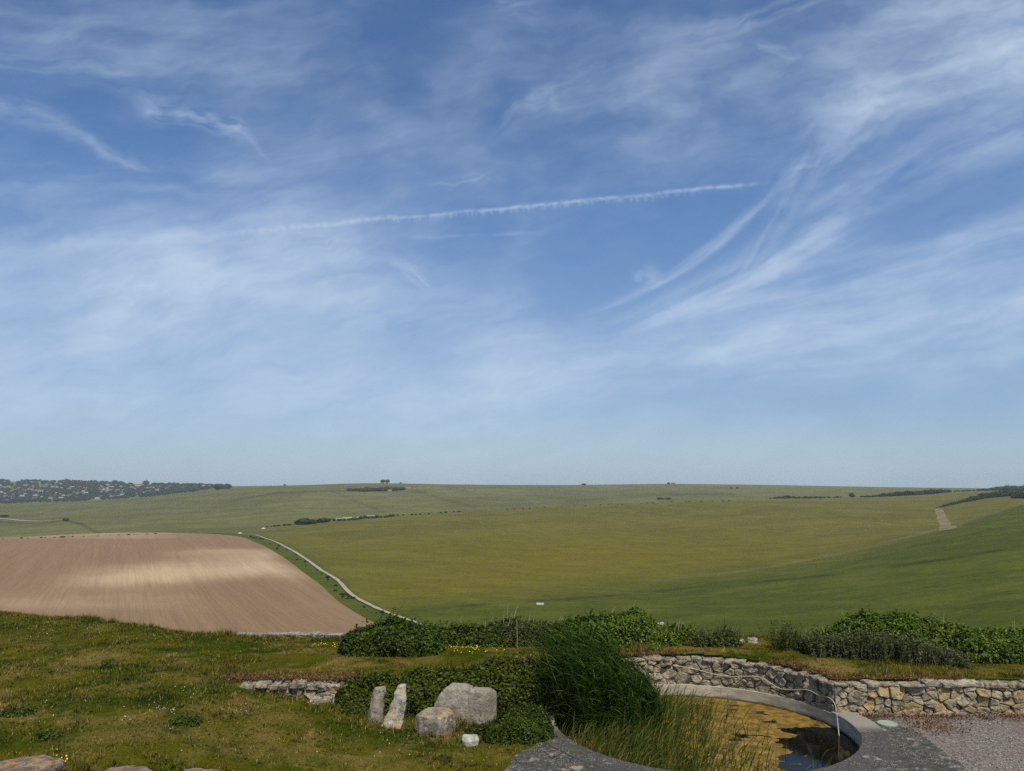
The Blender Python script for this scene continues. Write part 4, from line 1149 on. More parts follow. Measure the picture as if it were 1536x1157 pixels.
def pchip(x, y, xq):
    x = np.asarray(x, float); y = np.asarray(y, float); h = np.diff(x); d = np.diff(y) / h
    m = np.zeros_like(y)
    for i in range(1, len(x) - 1):
        if d[i - 1] * d[i] > 0:
            w1 = 2 * h[i] + h[i - 1]; w2 = h[i] + 2 * h[i - 1]; m[i] = (w1 + w2) / (w1 / d[i - 1] + w2 / d[i])
    m[0] = d[0]; m[-1] = d[-1]
    i = np.clip(np.searchsorted(x, xq, 'right') - 1, 0, len(x) - 2)
    t = (xq - x[i]) / h[i]
    return ((1 + 2 * t) * (1 - t) ** 2) * y[i] + t * (1 - t) ** 2 * h[i] * m[i] + t * t * (3 - 2 * t) * y[i + 1] + t * t * (t - 1) * h[i] * m[i + 1]
cx_ = sorted(C); NK = 14
us = np.linspace(-1.28, 1.26, 1000)
pxs = 768 + us * FOC * 1.0085
KY = np.array([[C[c][k][0] for c in cx_] for k in range(NK)], float)
KV = np.array([[C[c][k][1] for c in cx_] for k in range(NK)], float)
def softinterp(q, xk, yk):
    return sum(pchip(xk, yk, np.clip(q + d, xk[0], xk[-1])) * w for d, w in ((-40, .15), (-20, .2), (0, .3), (20, .2), (40, .15)))
KYq = np.array([softinterp(pxs, cx_, KY[k]) for k in range(NK)])
KVq = np.array([softinterp(pxs, cx_, KV[k]) for k in range(NK)])
NR = 460
ly = np.concatenate([np.linspace(math.log(24), math.log(150), 40)[:-1], np.linspace(math.log(150), math.log(4600), NR - 39)])
Ys = np.exp(ly)
ZG = np.zeros((NR, len(us)))
sl = np.vectorize(slope)
for j in range(len(us)):
    yk = KYq[:, j]; zk = EYE + sl(KVq[:, j]) * yk
    yk = np.concatenate([[22.0], yk, [6000]]); zk = np.concatenate([[-3.2], zk, [zk[-1] - 20]])
    ZG[:, j] = pchip(np.log(yk), zk, ly)
U2, Y2_ = np.meshgrid(us, Ys)
XW = U2 * Y2_
ZG += (fbm(XW * .012, Y2_ * .012, 4, 61) - .5) * 1.2 * sstep(150, 500, Y2_) + (fbm(XW * .05, Y2_ * .05, 3, 62) - .5) * .35 * sstep(150, 300, Y2_)
SG = (ZG - EYE) / Y2_
RUN = np.maximum.accumulate(SG, 0)

def far_z(X, Y):
    u = np.asarray(X) / np.asarray(Y)
    fu = np.clip((u - us[0]) / (us[1] - us[0]), 0, len(us) - 1.001); l = np.log(Y)
    i = np.clip(np.searchsorted(ly, l, 'right') - 1, 0, NR - 2); t = np.clip((l - ly[i]) / (ly[i + 1] - ly[i]), 0, 1)
    t = np.clip((np.exp(l) - Ys[i]) / (Ys[i + 1] - Ys[i]), 0, 1)
    j = fu.astype(int); f = fu - j
    return (ZG[i, j] * (1 - f) + ZG[i, j + 1] * f) * (1 - t) + (ZG[i + 1, j] * (1 - f) + ZG[i + 1, j + 1] * f) * t

def hit(x, y):
    u, s = ray(x, y); j = int(round((u - us[0]) / (us[1] - us[0]))); j = max(0, min(len(us) - 1, j))
    col = RUN[:, j]
    k = int(np.searchsorted(col, s))
    if k >= NR: k = int(np.argmax(SG[:, j]))
    if k > 0 and col[k] > col[k - 1]:
        t = min(1, max(0, (s - col[k - 1]) / (col[k] - col[k - 1]))); Y = Ys[k - 1] + (Ys[k] - Ys[k - 1]) * t
    else: Y = Ys[k]
    X = u * Y
    return Vector((X, Y, float(far_z(np.array([X]), np.array([Y]))[0])))

# what grows where, as shares per vertex
PXg = 768 + U2 * FOC * 1.0085
wv = SG
dyv = (wv * CP - SP) / (CP + wv * SP)
PYg = 578.5 - FOC * dyv
hedge_line = np.interp(PXg, [-900, 0, 385, 440, 500, 600, 700, 850, 1000, 1100, 1200, 1300, 1405, 1440, 1536, 2400], [799, 799, 797, 786, 778, 773, 767, 760, 753, 751, 750, 747, 744, 742, 736, 730])
valley = np.interp(PXg, [-900, 500, 560, 610, 700, 770, 900, 1000, 1100, 1180, 1300, 1424, 1470, 1536, 2400], [938, 915, 925, 912, 903, 897, 884, 870, 858, 846, 822, 790, 775, 754, 720])
wob = (fbm(XW * .02, Y2_ * .02, 4, 63) - .5) * 14
left_far = sstep(480, 380, PXg) * sstep(640, 700, Y2_)
zone_far = np.maximum(sstep(3.5, -3.5, PYg - hedge_line), left_far)
zone_far = np.where(Y2_ < 560, 0, zone_far)
wid = np.interp(PXg, [600, 900, 1150, 1400, 1536], [14, 26, 22, 11, 6])
zone_lush = sstep(-1, 1, (PYg - valley + wob * np.interp(PXg, [600, 1000, 1424], [.5, .6, .2])) / wid) * sstep(540, 600, PXg)
zone_lush = np.where((PXg > 1400) & (Y2_ > 620), 0, zone_lush)
gold = np.exp(-((PXg - 900) / 300) ** 2 - ((PYg - 832) / 38) ** 2) + .7 * np.exp(-((PXg - 680) / 150) ** 2 - ((PYg - 880) / 24) ** 2)
zone_gold = np.clip(gold * (.75 + .5 * fbm(XW * .01, Y2_ * .004, 3, 64)), 0, 1) * (1 - zone_lush)
path_px = [(384, 803), (392, 806), (410, 812), (430, 822), (460, 840), (483, 857), (506, 871), (522, 888), (532, 896), (558, 910), (584, 921), (610, 930), (640, 940)]
fld_px = [(250, 800.6), (300, 801), (330, 802), (355, 804.5), (372, 809), (400, 822), (430, 840), (457, 861), (485, 882), (496, 893), (511, 906), (532, 919), (550, 930), (585, 945), (640, 965)]
pw = [hit(x, y) for x, y in path_px]; fw = [hit(x, y) for x, y in fld_px]
# green verge between the field and the track
pY = np.array([p.y for p in pw]); pU = np.array([p.x / p.y for p in pw]); o_ = np.argsort(pY); pU_of = lambda Y: np.interp(Y, pY[o_], pU[o_])
fY = np.array([p.y for p in fw]); fU = np.array([p.x / p.y for p in fw]); o2 = np.argsort(fY); fU_of = lambda Y: np.interp(Y, fY[o2], fU[o2])
vw = (fbm(XW * .08, Y2_ * .08, 4, 69) - .5)
zone_verge = (.55 + .9 * vw + .3) * sstep(-.004, .002, U2 - fU_of(Y2_)) * sstep(.016, .0, U2 - pU_of(Y2_) + vw * .02) * (Y2_ < 640) * (Y2_ > 120)
strip_px = ((PXg - np.interp(PYg, [760, 795], [1406, 1418])) / 10)
zone_strip = 0 * U2
def line_zone(pts, w):
    Z = np.zeros_like(PXg)
    for (x0, y0), (x1, y1) in zip(pts[:-1], pts[1:]):
        dx, dy = x1 - x0, y1 - y0; L2 = dx * dx + dy * dy
        t = np.clip(((PXg - x0) * dx + (PYg - y0) * dy) / L2, 0, 1)
        d = np.hypot((PXg - x0 - t * dx), (PYg - y0 - t * dy) * 1.6)
        Z = np.maximum(Z, np.exp(-(d / w) ** 2))
    return Z
vis = (SG >= RUN - 1e-5)
zl = line_zone([(100, 780), (125, 786), (145, 796), (158, 802)], 2.5) * .8 + line_zone([(345, 752), (420, 739), (520, 736), (640, 738)], 2.5) * .5 + line_zone([(0, 783), (60, 786), (100, 781)], 2) * .7
zl += line_zone([(500, 738), (575, 768)], 3) * .3 + line_zone([(625, 737), (712, 762)], 4) * .35 + line_zone([(850, 752), (1000, 742), (1100, 742)], 3) * .35 + line_zone([(600, 922), (690, 910), (768, 904), (870, 897), (968, 889), (1078, 877), (1180, 869), (1300, 855), (1440, 835), (1560, 813)], 3.2) * .75 * sstep(.38, .58, fbm(XW * .05, Y2_ * .05, 4, 67))
zl += line_zone([(1250, 775), (1400, 790)], 3) * .15
zl = zl * vis
patchy = sstep(.5, .56, fbm(XW * .0035 + 4, Y2_ * .0016, 2, 66)) * zone_far * .22
pale = line_zone([(900, 888), (1000, 868), (1100, 858), (1180, 845), (1300, 820), (1424, 789)], 2.6) * .5 * vis
pale = np.maximum(pale, line_zone([(1424, 792), (1470, 775), (1536, 753)], 3) * .35 * vis)
zone_strip = np.clip(pale * .42 * sstep(900, 1150, PXg) * (.2 + 1.4 * fbm(XW * .03, Y2_ * .03, 3, 68)), 0, .6)
A_ = lambda a: a.ravel()
V = np.stack([XW, Y2_, ZG], -1).reshape(-1, 3)
tag(obj('hills', V, grid_faces(len(us), NR), M_FAR, smooth=True, attrs={'zone_far': A_(zone_far), 'zone_lush': A_(zone_lush), 'zone_gold': A_(zone_gold), 'zone_verge': A_(zone_verge), 'zone_strip': A_(zone_strip), 'zone_line': A_(np.clip(zl + patchy, 0, 1))}), kind='structure')

# ploughed field draped on the slope
fr = np.linspace(math.log(150), math.log(655), 230); FY = np.exp(fr); nf = 260
uR = fU_of(np.minimum(FY, fY.max())); uR = np.convolve(np.pad(uR, 3, 'edge'), np.ones(7) / 7, 'valid')
topY = fY.max()
ff = np.linspace(0, 1, nf)
UU = -1.0 + ff[None] * (uR[:, None] + 1.0)
YY = np.repeat(FY[:, None], nf, 1)
XX = UU * YY; ZZ = far_z(XX, YY) + np.interp(YY, [150, 640], [.10, .30])
sx = 768 + UU * FOC * 1.0085
w_ = (ZZ - EYE) / YY; sy = 578.5 - FOC * ((w_ * CP - SP) / (CP + w_ * SP))
band = np.exp(-((sy - np.interp(sx, [0, 200, 300, 400, 470], [880, 868, 856, 850, 868])) / np.interp(sx, [0, 300, 450], [16, 22, 14])) ** 2)
band = band * sstep(30, 200, sx) * sstep(500, 400, sx) + .55 * np.exp(-((sy - 903) / 16) ** 2) * sstep(-200, 60, sx) * sstep(420, 240, sx) + .4 * np.exp(-((sy - 830) / 9) ** 2) * sstep(180, 300, sx) + .5 * sstep(812, 806, sy) * sstep(330, 200, sx)
band = np.clip(band * (.62 + .55 * fbm((XX + .5 * YY) * .09, YY * .012, 4, 72)) + (fbm(XX * .02, YY * .02, 4, 71) - .5) * .55, 0, 1)
tag(obj('ploughed_field', np.stack([XX, YY, ZZ], -1).reshape(-1, 3), grid_faces(nf, len(FY)), M_PLOUGH, smooth=True, attrs={'chalky': band.ravel()}), kind='structure')

def ribbon(name, pts, width, mat, lift=.25):
    P = smooth_path(pts, 10); V = []; F = []
    for i, p in enumerate(P):
        d = (P[min(i + 1, len(P) - 1)] - P[max(i - 1, 0)]); d.z = 0; d.normalize()
        w = (width(i / len(P)) if callable(width) else width) * (1 + .25 * mnoise.noise((i * .35, 1, 2)))
        s = Vector((-d.y, d.x, 0)) * w / 2
        for k in (-1, -.33, .33, 1):
            q = p + s * k; V.append((q.x, q.y, float(far_z(np.array([q.x]), np.array([q.y]))[0]) + lift))
    for i in range(len(P) - 1):
        for k in range(3): F.append([i * 4 + k, i * 4 + k + 1, (i + 1) * 4 + k + 1, (i + 1) * 4 + k])
    return tag(obj(name, V, F, mat), kind='structure')
ribbon('chalk_track', pw, lambda t: 2.1 - .7 * t, M_TRACK, .3)
ribbon('lane', [hit(x, y) for x, y in ((-120, 772), (-40, 775), (0, 778), (35, 781.5), (70, 782), (97, 780))], 6.5, M_TRACK, .5)
def m_strip(g):
    p = g.pos(); n = g.noise(p, 0.16, 5, 0.75)
    return g.mix(g.step(n, .36, .66), (0.085, 0.085, 0.024), (0.26, 0.21, 0.105))
M_STRIP = material('chalk_scar', m_strip, 0.95, 0.1)
ribbon('chalk_strip', [hit(1408, 763), hit(1412, 775), hit(1417, 786), hit(1422, 795)], lambda t: 7.5 + 2 * t, M_STRIP, .2)

# ------------------------------------------------------------------ far trees, bushes, houses, sheep
def crown_mesh(name, seed, wide=1.0, trunk=True, nleaf=260):
    """unit height tree: trunk, lumpy inner crown and many leaf clumps"""
    rg = np.random.default_rng(seed)
    bm = bmesh.new(); bmesh.ops.create_icosphere(bm, subdivisions=2, radius=1)
    for v in bm.verts:
        d = mnoise.fractal(v.co * 1.7 + Vector((seed, 0, 0)), 1, 2, 3)
        v.co = Vector((v.co.x * .40 * wide, v.co.y * .40 * wide, v.co.z * .36)) * (1 + .35 * d) + Vector((0, 0, .55 if trunk else .42))
    V, F = bm_data(bm); bm.free()
    V = list(V); F = [list(f) for f in F]; M = [0] * len(F)
    base = np.array(V); 
    ii = rg.integers(0, len(base), nleaf)
    c = np.array([0, 0, .55 if trunk else .42])
    N = unit(base[ii] - c); P = base[ii] + N * rg.uniform(-.02, .07, nleaf)[:, None] + rg.normal(size=(nleaf, 3)) * .035
    D = rg.normal(size=(nleaf, 3)); L = rg.uniform(.06, .14, nleaf)
    LV, LF = leaf_quads(P, D, unit(N + rg.normal(size=(nleaf, 3)) * .5), L, L * .8)
    o = len(V); V += [tuple(p) for p in LV]; F += [[int(i) + o for i in f] for f in LF]; M += [0] * len(LF)
    rnd = list(rg.random(len(base)) * .4) + list(np.repeat(rg.random(nleaf), 4))
    if trunk:
        TV, TF = tube([(0, 0, -.08), (.01, 0, .2), (0, .01, .5)], [.045, .034, .02], 6)
        o = len(V); V += TV; F += [[i + o for i in f] for f in TF]; M += [1] * len(TF); rnd += [0] * len(TV)
    return mesh_from(name, V, F, [M_FARLEAF, M_BARK], attrs={'rnd': rnd}, midx=M)
TREES = [crown_mesh('tree', 300 + k, (1.0, 1.15, .9)[k]) for k in range(3)]
BUSHES = [crown_mesh('bush', 320 + k, (1.5, 1.9, 1.3)[k], False, 200) for k in range(3)]
def plant(kind, x, y, h_px, w_fac, label, cat, group=None, name=None):
    p = hit(x, y); s = h_px / FOC * p.y
    o = bpy.data.objects.new(name or ('far_tree' if kind is TREES else 'far_bush'), random.choice(kind))
    COL.objects.link(o); o.location = (p.x, p.y, p.z - s * .04)
    o.rotation_euler = (0, 0, random.uniform(0, 6.28)); o.scale = (s * w_fac, s * w_fac, s)
    return tag(o, label, cat, group)
def along(pts, step):
    out = []
    for (x0, y0, h0), (x1, y1, h1) in zip(pts[:-1], pts[1:]):
        n = max(1, int(math.hypot(x1 - x0, y1 - y0) / step))
        for k in range(n):
            t = (k + random.random() * .7) / n; out.append((x0 + (x1 - x0) * t, y0 + (y1 - y0) * t, h0 + (h1 - h0) * t))
    return out
def hedgerow(pts, step, label, group, dens=1.0):
    for x, y, h in along(pts, step):
        if random.random() < dens: plant(BUSHES, x, y, h * random.uniform(.7, 1.25), random.uniform(.9, 1.3), label, 'bush', group)
hedgerow([(1155, 748.5, 3), (1180, 748, 5), (1215, 748, 3.5), (1265, 746.5, 3)], 4, 'small bush in the thin left stretch of the upper right hedgerow', 'bushes of the thin hedgerow')
plant(TREES, 1278, 747, 8, 1.2, 'round lone tree at the gap in the upper right hedgerow', 'tree')
hedgerow([(1290, 746, 3), (1308, 746, 3), (1318, 745.5, 6), (1390, 742, 8), (1425, 738.5, 5)], 3.4, 'bush in the dense middle stretch of the upper right hedgerow', 'bushes of the dense hedgerow')
hedgerow([(1430, 738, 2.5), (1480, 736.5, 4), (1500, 735.5, 7), (1560, 735, 9)], 4, 'bush where the upper right hedgerow meets the skyline', 'bushes of the skyline hedgerow')
hedgerow([(1405, 763, 2), (1425, 758, 5), (1450, 753, 5), (1475, 748, 9), (1500, 745.5, 10), (1530, 743, 11), (1565, 742, 12)], 3.6, 'bush in the lower right hedgerow above the chalk strip', 'bushes of the lower hedgerow')
hedgerow([(1520, 748, 8), (1550, 748, 8)], 5, 'dark bush at the right edge below the lower hedgerow', 'bushes at the right edge')
hedgerow([(522, 737, 5), (545, 737.5, 6.5), (575, 736.8, 7), (604, 735.5, 7)], 2.6, 'tree of the long dark copse on the far slope', 'trees of the long copse')
for x, h, l in ((574, 6.5, 'left'), (581, 6.5, 'right')):
    plant(TREES, x, 725.5, h, 1.3, 'dark tree standing on the skyline above the long copse, %s of two' % l, 'tree')
plant(BUSHES, 601, 725.5, 2.5, 1.2, 'small bush on the skyline right of the two dark trees', 'bush')
plant(BUSHES, 427, 728.5, 2.5, 1.2, 'tiny bush on the left part of the grass skyline', 'bush')
plant(BUSHES, 446, 787, 8, 1.1, 'dark bush at the left end of the farm hedge', 'bush'); plant(BUSHES, 457, 787, 12, 1.2, 'largest dark round bush of the farm hedge', 'bush'); plant(BUSHES, 468, 786.5, 9, 1.1, 'dark bush right of the largest one in the farm hedge', 'bush')
hedgerow([(400, 791, 2.5), (438, 788, 4)], 5, 'low bush of the hedge running left of the farm', 'low bushes left of the farm')
hedgerow([(474, 785, 7), (492, 783.5, 7)], 4, 'bush close to the pale farm walls', 'bushes by the farm')
hedgerow([(500, 782, 4), (535, 780, 3), (545, 778, 5), (575, 777, 4), (600, 774, 4)], 5, 'bush in the hedge among the pale farm walls', 'bushes among the farm walls')
hedgerow([(604, 773.5, 3), (640, 772, 2.5), (690, 768, 2.5), (700, 767.5, 3.5)], 6, 'small bush along the field boundary right of the farm', 'bushes along the boundary', .8)
hedgerow([(720, 767, 1.8), (850, 760.5, 1.6), (1000, 754, 1.8), (1100, 752, 2)], 11, 'tiny bush dotted along the far field boundary', 'tiny bushes of the far boundary', .7)
plant(BUSHES, 990, 749.5, 4, 2.0, 'low dark thicket on the far slope left of centre right', 'bush'); plant(BUSHES, 1002, 749.5, 3.5, 1.8, 'smaller thicket touching the low dark one on the far slope', 'bush')
plant(BUSHES, 1097, 733, 2.5, 1.6, 'tiny thicket just under the skyline right of centre, left of two', 'bush'); plant(BUSHES, 1106, 733, 3, 1.4, 'tiny thicket just under the skyline right of centre, right of two', 'bush')
plant(BUSHES, 876, 728, 3.5, 1.6, 'dark bush beside the white hut on the skyline', 'bush'); plant(TREES, 1003, 727, 3.5, 1.5, 'small tree beside the red roofed house on the skyline', 'tree')
plant(BUSHES, 99, 782, 6, .9, 'single dark bush at the right end of the pale lane', 'bush'); plant(BUSHES, 5, 776, 5, 2.0, 'dark bush above the pale lane at the left edge', 'bush')
hedgerow([(-40, 811, 2), (0, 809.5, 2.2), (92, 807, 3), (145, 805, 1.5), (240, 801.5, 2.5)], 13, 'tiny bush along the top edge of the ploughed field', 'tiny bushes above the ploughed field', .65)
# rough bushes beside the track
rv = random.Random(9)
for k in range(46):
    t = rv.random() ** .8; i_ = min(len(path_px) - 2, int(t * (len(path_px) - 1))); f = t * (len(path_px) - 1) - i_
    x = path_px[i_][0] * (1 - f) + path_px[i_ + 1][0] * f; y = path_px[i_][1] * (1 - f) + path_px[i_ + 1][1] * f
    plant(BUSHES, x - rv.uniform(4, 10 + 16 * t), y + rv.uniform(0, 3), rv.uniform(1.6, 2.6 + 3.5 * t), rv.uniform(.8, 1.3), 'low scrub bush on the green verge of the chalk track', 'bush', 'scrub bushes along the track verge')

def house_mesh(name, L, W, Hh, Rh, wm, rm):
    mbx = MB()
    V = [(sx * L / 2, sy * W / 2, z) for z in (-1.5, Hh) for sx, sy in ((-1, -1), (1, -1), (1, 1), (-1, 1))] + [(-L / 2, 0, Hh + Rh), (L / 2, 0, Hh + Rh)]
    mbx.add(V, [[0, 1, 5, 4], [1, 2, 6, 5], [2, 3, 7, 6], [3, 0, 4, 7], [4, 8, 7], [5, 6, 9]], 0, 0)
    e = .35; k = Rh / (W / 2); 
    for s in (-1, 1):
        R = [(-L / 2 - e, s * (W / 2 + e), Hh - e * k + .12), (L / 2 + e, s * (W / 2 + e), Hh - e * k + .12), (L / 2 + e, 0, Hh + Rh + .12), (-L / 2 - e, 0, Hh + Rh + .12)]
        R2 = [(x, y, z + .15) for x, y, z in R]
        mbx.add(R + R2, [[0, 1, 2, 3], [4, 5, 6, 7], [0, 1, 5, 4], [1, 2, 6, 5], [2, 3, 7, 6], [3, 0, 4, 7]], 0, 1)
    mbx.add([(L * .3 + a * .4, b * .3, z) for z in (Hh + Rh * .5, Hh + Rh + 1.0) for a, b in ((-1, -1), (1, -1), (1, 1), (-1, 1))], [[0, 1, 5, 4], [1, 2, 6, 5], [2, 3, 7, 6], [3, 0, 4, 7], [4, 5, 6, 7]], 0, 1)
    mbx.add([(x, -W / 2 - .03, z) for cx0 in (-L * .3, 0, L * .3) for x, z in ((cx0 - .6, 1), (cx0 + .6, 1), (cx0 + .6, 2.2), (cx0 - .6, 2.2))], [[0, 1, 2, 3], [4, 5, 6, 7], [8, 9, 10, 11]], 0, 2)
    return mesh_from(name, mbx.V, mbx.F, [wm, rm, M_GLASS], midx=mbx.M)
M_GLASS = material('window_glass', lambda g: (0.03, 0.035, 0.04), 0.15, 0.5)
HOUSES = [house_mesh('house', 13, 8, 5.2, 3.2, M_WALLS[k % 3], M_ROOFS[(k * 2 + 1) % 3 if k != 4 else 0]) for k in range(3)] + [house_mesh('bungalow', 15, 8, 3, 3, M_WALLS[0], M_ROOFS[2]), house_mesh('bungalow', 12, 8, 3.2, 3.0, M_WALLS[0], M_ROOFS[0])]
def put_house(x, y, mesh, label, cat, group=None, rot=None, s=1.0, lift=0.0, name='house'):
    p = hit(x, y); o = bpy.data.objects.new(name, mesh); COL.objects.link(o)
    o.location = (p.x, p.y, p.z + lift); o.rotation_euler = (0, 0, random.uniform(-.6, .6) if rot is None else rot); o.scale = (s, s, s)
    return tag(o, label, cat, group)
# the wooded village on the far left hillside
def village_top(x): return float(np.interp(x, [-120, 0, 100, 150, 200, 240, 330, 345], [722, 722, 722.5, 724, 726, 727.5, 730, 730.5]))
def crest_px(x): return float(np.interp(x, [-120, 0, 100, 180, 250, 340], [760, 757, 755, 750, 741, 731.5]))
hs = []
for k in range(250):
    x = random.uniform(-30, 335); t, c_ = village_top(x), crest_px(x)
    y = random.uniform(t + 2.0, max(t + 2.5, c_ - 2.5))
    if x > 190 and random.random() < .35: continue
    if c_ - t < 3 and random.random() < .6: continue
    hs.append((x, y))
HPOS = []
for x, y in hs:
    HPOS.append(hit(x, y)[:2])
    put_house(x, y, random.choice(HOUSES), 'small house among the trees of the village on the far left hillside', 'house', 'houses of the far village', s=random.uniform(.62, .98), lift=1.5)
put_house(208, 729.5, HOUSES[3], 'long pale building near the right end of the village skyline', 'house', rot=0, s=1.7, lift=3)
rg = np.random.default_rng(12)
HP = np.array(HPOS)
base_m = [np.array([v.co[:] for v in m.vertices]) for m in TREES]
TV = []; TF = []; TR = []; off = 0
src = []
for m in TREES:
    m.calc_loop_triangles()
    tri = np.zeros(len(m.loop_triangles) * 3, np.int32); m.loop_triangles.foreach_get('vertices', tri)
    r_ = np.zeros(len(m.vertices), np.float32); m.attributes['rnd'].data.foreach_get('value', r_)
    src.append((base_m[TREES.index(m)], tri.reshape(-1, 3), r_))
for k in range(5200):
    x = rg.uniform(-140, 345); t, c_ = village_top(x), crest_px(x)
    y = t + (c_ + 2 - t) * rg.random()
    if fbm(np.array([x * .05]), np.array([y * .16]), 2, 8)[0] < .33: continue
    p = hit(x, y)
    if p.y < 1900: continue
    if np.any((np.abs(HP[:, 0] - p.x) < 8.5) & (HP[:, 1] - p.y > -7) & (HP[:, 1] - p.y < 30)): continue
    b, tr, r_ = src[int(rg.integers(3))]
    s = rg.uniform(6.5, 12.5); a = rg.uniform(0, 6.28); ca, sa = math.cos(a), math.sin(a)
    bx = b * np.array([s * 1.25, s * 1.25, s]); bx = np.stack([bx[:, 0] * ca - bx[:, 1] * sa, bx[:, 0] * sa + bx[:, 1] * ca, bx[:, 2]], -1) + np.array(p)
    TV.append(bx); TF.append(tr + off); TR.append(r_ * .5 + rg.random() * .5); off += len(b)
tag(obj('woods', np.concatenate(TV), np.concatenate(TF), M_FARLEAF, attrs={'rnd': np.concatenate(TR)}), 'dense dark trees that cover the village hillside on the far left', 'woods', kind='stuff')
for k, (x, lab) in enumerate(((219, 'rounded tree standing proud on the village skyline, right of the long pale building'), (172, 'broad dark tree on the village skyline left of the long pale building'), (100, 'big dark tree mass on the highest part of the village skyline'))):
    plant(TREES, x, village_top(x) + 1.5, (8, 6.5, 6)[k], 1.3, lab, 'tree')

# farm and lone buildings
FARM = house_mesh('barn', 20, 7, 2.6, 1.8, M_WALLS[0], M_ROOFS[2])
for k, (x, y, s, lab) in enumerate(((497, 782, .8, 'leftmost pale low barn of the farm in the field boundary'), (509, 780, .7, 'second pale barn from the left in the farm'), (521, 779, .85, 'middle pale barn of the farm, tallest of the row'), (541, 777.5, .7, 'pale barn right of the tallest one in the farm'), (556, 776, .75, 'rightmost pale low barn of the farm'))):
    put_house(x, y, FARM, lab, 'barn', None, rot=(.1, -.2, .25, 0, .1)[k], s=s * .62, name='barn')
put_house(585, 737, HOUSES[4], 'small white house in front of the long copse', 'house', rot=.1, s=.8)
put_house(612, 732.5, house_mesh('cottage', 14, 8, 4, 3, M_WALLS[1], M_ROOFS[0]), 'reddish cottage right of the long copse, left of two', 'house', rot=.1); put_house(622, 732, house_mesh('cottage', 12, 7, 3.5, 3, M_WALLS[2], M_ROOFS[0]), 'reddish cottage right of the long copse, right of two', 'house', rot=-.2)
put_house(885, 728, HOUSES[3], 'white hut on the skyline right of centre', 'hut', rot=0, s=.6, name='hut')
put_house(1010, 727, house_mesh('cottage', 12, 8, 3.5, 3, M_WALLS[2], M_ROOFS[0]), 'red roofed house on the skyline', 'house', rot=.1, s=.9)

def sheep_mesh():
    bm = bmesh.new(); bmesh.ops.create_icosphere(bm, subdivisions=2, radius=1)
    for v in bm.verts:
        d = mnoise.noise(v.co * 2.5) * .12
        v.co = Vector((v.co.x * .55, v.co.y * .27, v.co.z * .29)) * (1 + d) + Vector((0, 0, .62))
    V, F = bm_data(bm); bm.free(); M = MB(); M.add(V, F, 0, 0)
    bm = bmesh.new(); bmesh.ops.create_icosphere(bm, subdivisions=1, radius=1)
    for v in bm.verts: v.co = Vector((.66 + v.co.x * .17 + v.co.z * -.05, v.co.y * .09, .70 + v.co.z * .11 - v.co.x * .08))
    V, F = bm_data(bm); bm.free(); M.add(V, F, 0, 1)
    for sx in (-.33, .33):
        for sy in (-.13, .13):
            V, F = tube([(sx, sy, .5), (sx + .02, sy, .25), (sx, sy, -.02)], [.06, .04, .035], 5); M.add(V, F, 0, 1)
    for sy in (-1, 1):
        M.add([(.6, sy * .07, .78), (.63, sy * .17, .76), (.58, sy * .16, .72)], [[0, 1, 2]], 0, 1)
    return mesh_from('sheep', M.V, M.F, [M_WOOL, M_SHEEPFACE], midx=M.M, smooth=True)
SHEEP = sheep_mesh()
rr = random.Random(4)
spots = [(683, 800), (755, 803), (807, 795), (826, 750.5), (1127, 771), (1064, 771), (1092, 773), (1136, 780), (1188, 775), (1200, 779), (1229, 780), (1304, 791), (1333, 789)]
while len(spots) < 44: 
    x = rr.uniform(600, 1380); y = rr.gauss(776, 14)
    if float(np.interp(x, [600, 700, 850, 1000, 1400], [778, 772, 765, 758, 757])) < y < float(np.interp(x, [600, 1000, 1200, 1424], [870, 860, 830, 785])): spots.append((x, y))
for x, y in spots:
    p = hit(x, y); o = bpy.data.objects.new('sheep', SHEEP); COL.objects.link(o); o.location = p; o.rotation_euler = (0, 0, rr.uniform(0, 6.28)); s = rr.uniform(.8, 1.05); o.scale = (s, s, s)
    tag(o, 'white sheep grazing as a speck on the wide olive field', 'sheep', 'sheep on the olive field')

p = hit(810, 908)
s = 12 / FOC * p.y
tr = root('water_trough', p, 'white water trough standing in the green valley below the olive field', 'trough')
mbx = MB(); L, W, Hh, t_ = s * .9, s * .45, s * .24, .07
outer = [(-1, -1), (1, -1), (1, 1), (-1, 1)]
V = [(p.x + a * L / 2 * .9, p.y + b * W / 2 * .9, p.z + .12) for a, b in outer] + [(p.x + a * L / 2, p.y + b * W / 2, p.z + Hh) for a, b in outer] + [(p.x + a * (L / 2 - t_), p.y + b * (W / 2 - t_), p.z + Hh) for a, b in outer] + [(p.x + a * (L / 2 * .9 - t_), p.y + b * (W / 2 * .9 - t_), p.z + .2) for a, b in outer]
F = [[3, 2, 1, 0]] + [[k, (k + 1) % 4, 4 + (k + 1) % 4, 4 + k] for k in range(4)] + [[4 + k, 4 + (k + 1) % 4, 8 + (k + 1) % 4, 8 + k] for k in range(4)] + [[8 + k, 8 + (k + 1) % 4, 12 + (k + 1) % 4, 12 + k] for k in range(4)] + [[12, 13, 14, 15]]
obj('tank', V, F, M_TROUGH, tr)
for sx in (-.7, .7):
    V, F = box_data(p.x + sx * L / 2 - .12, p.x + sx * L / 2 + .12, p.y - W * .4, p.y + W * .4, p.z - .2, p.z + .118, .01)
    obj('leg', V, F, M_WALLS[1], tr)
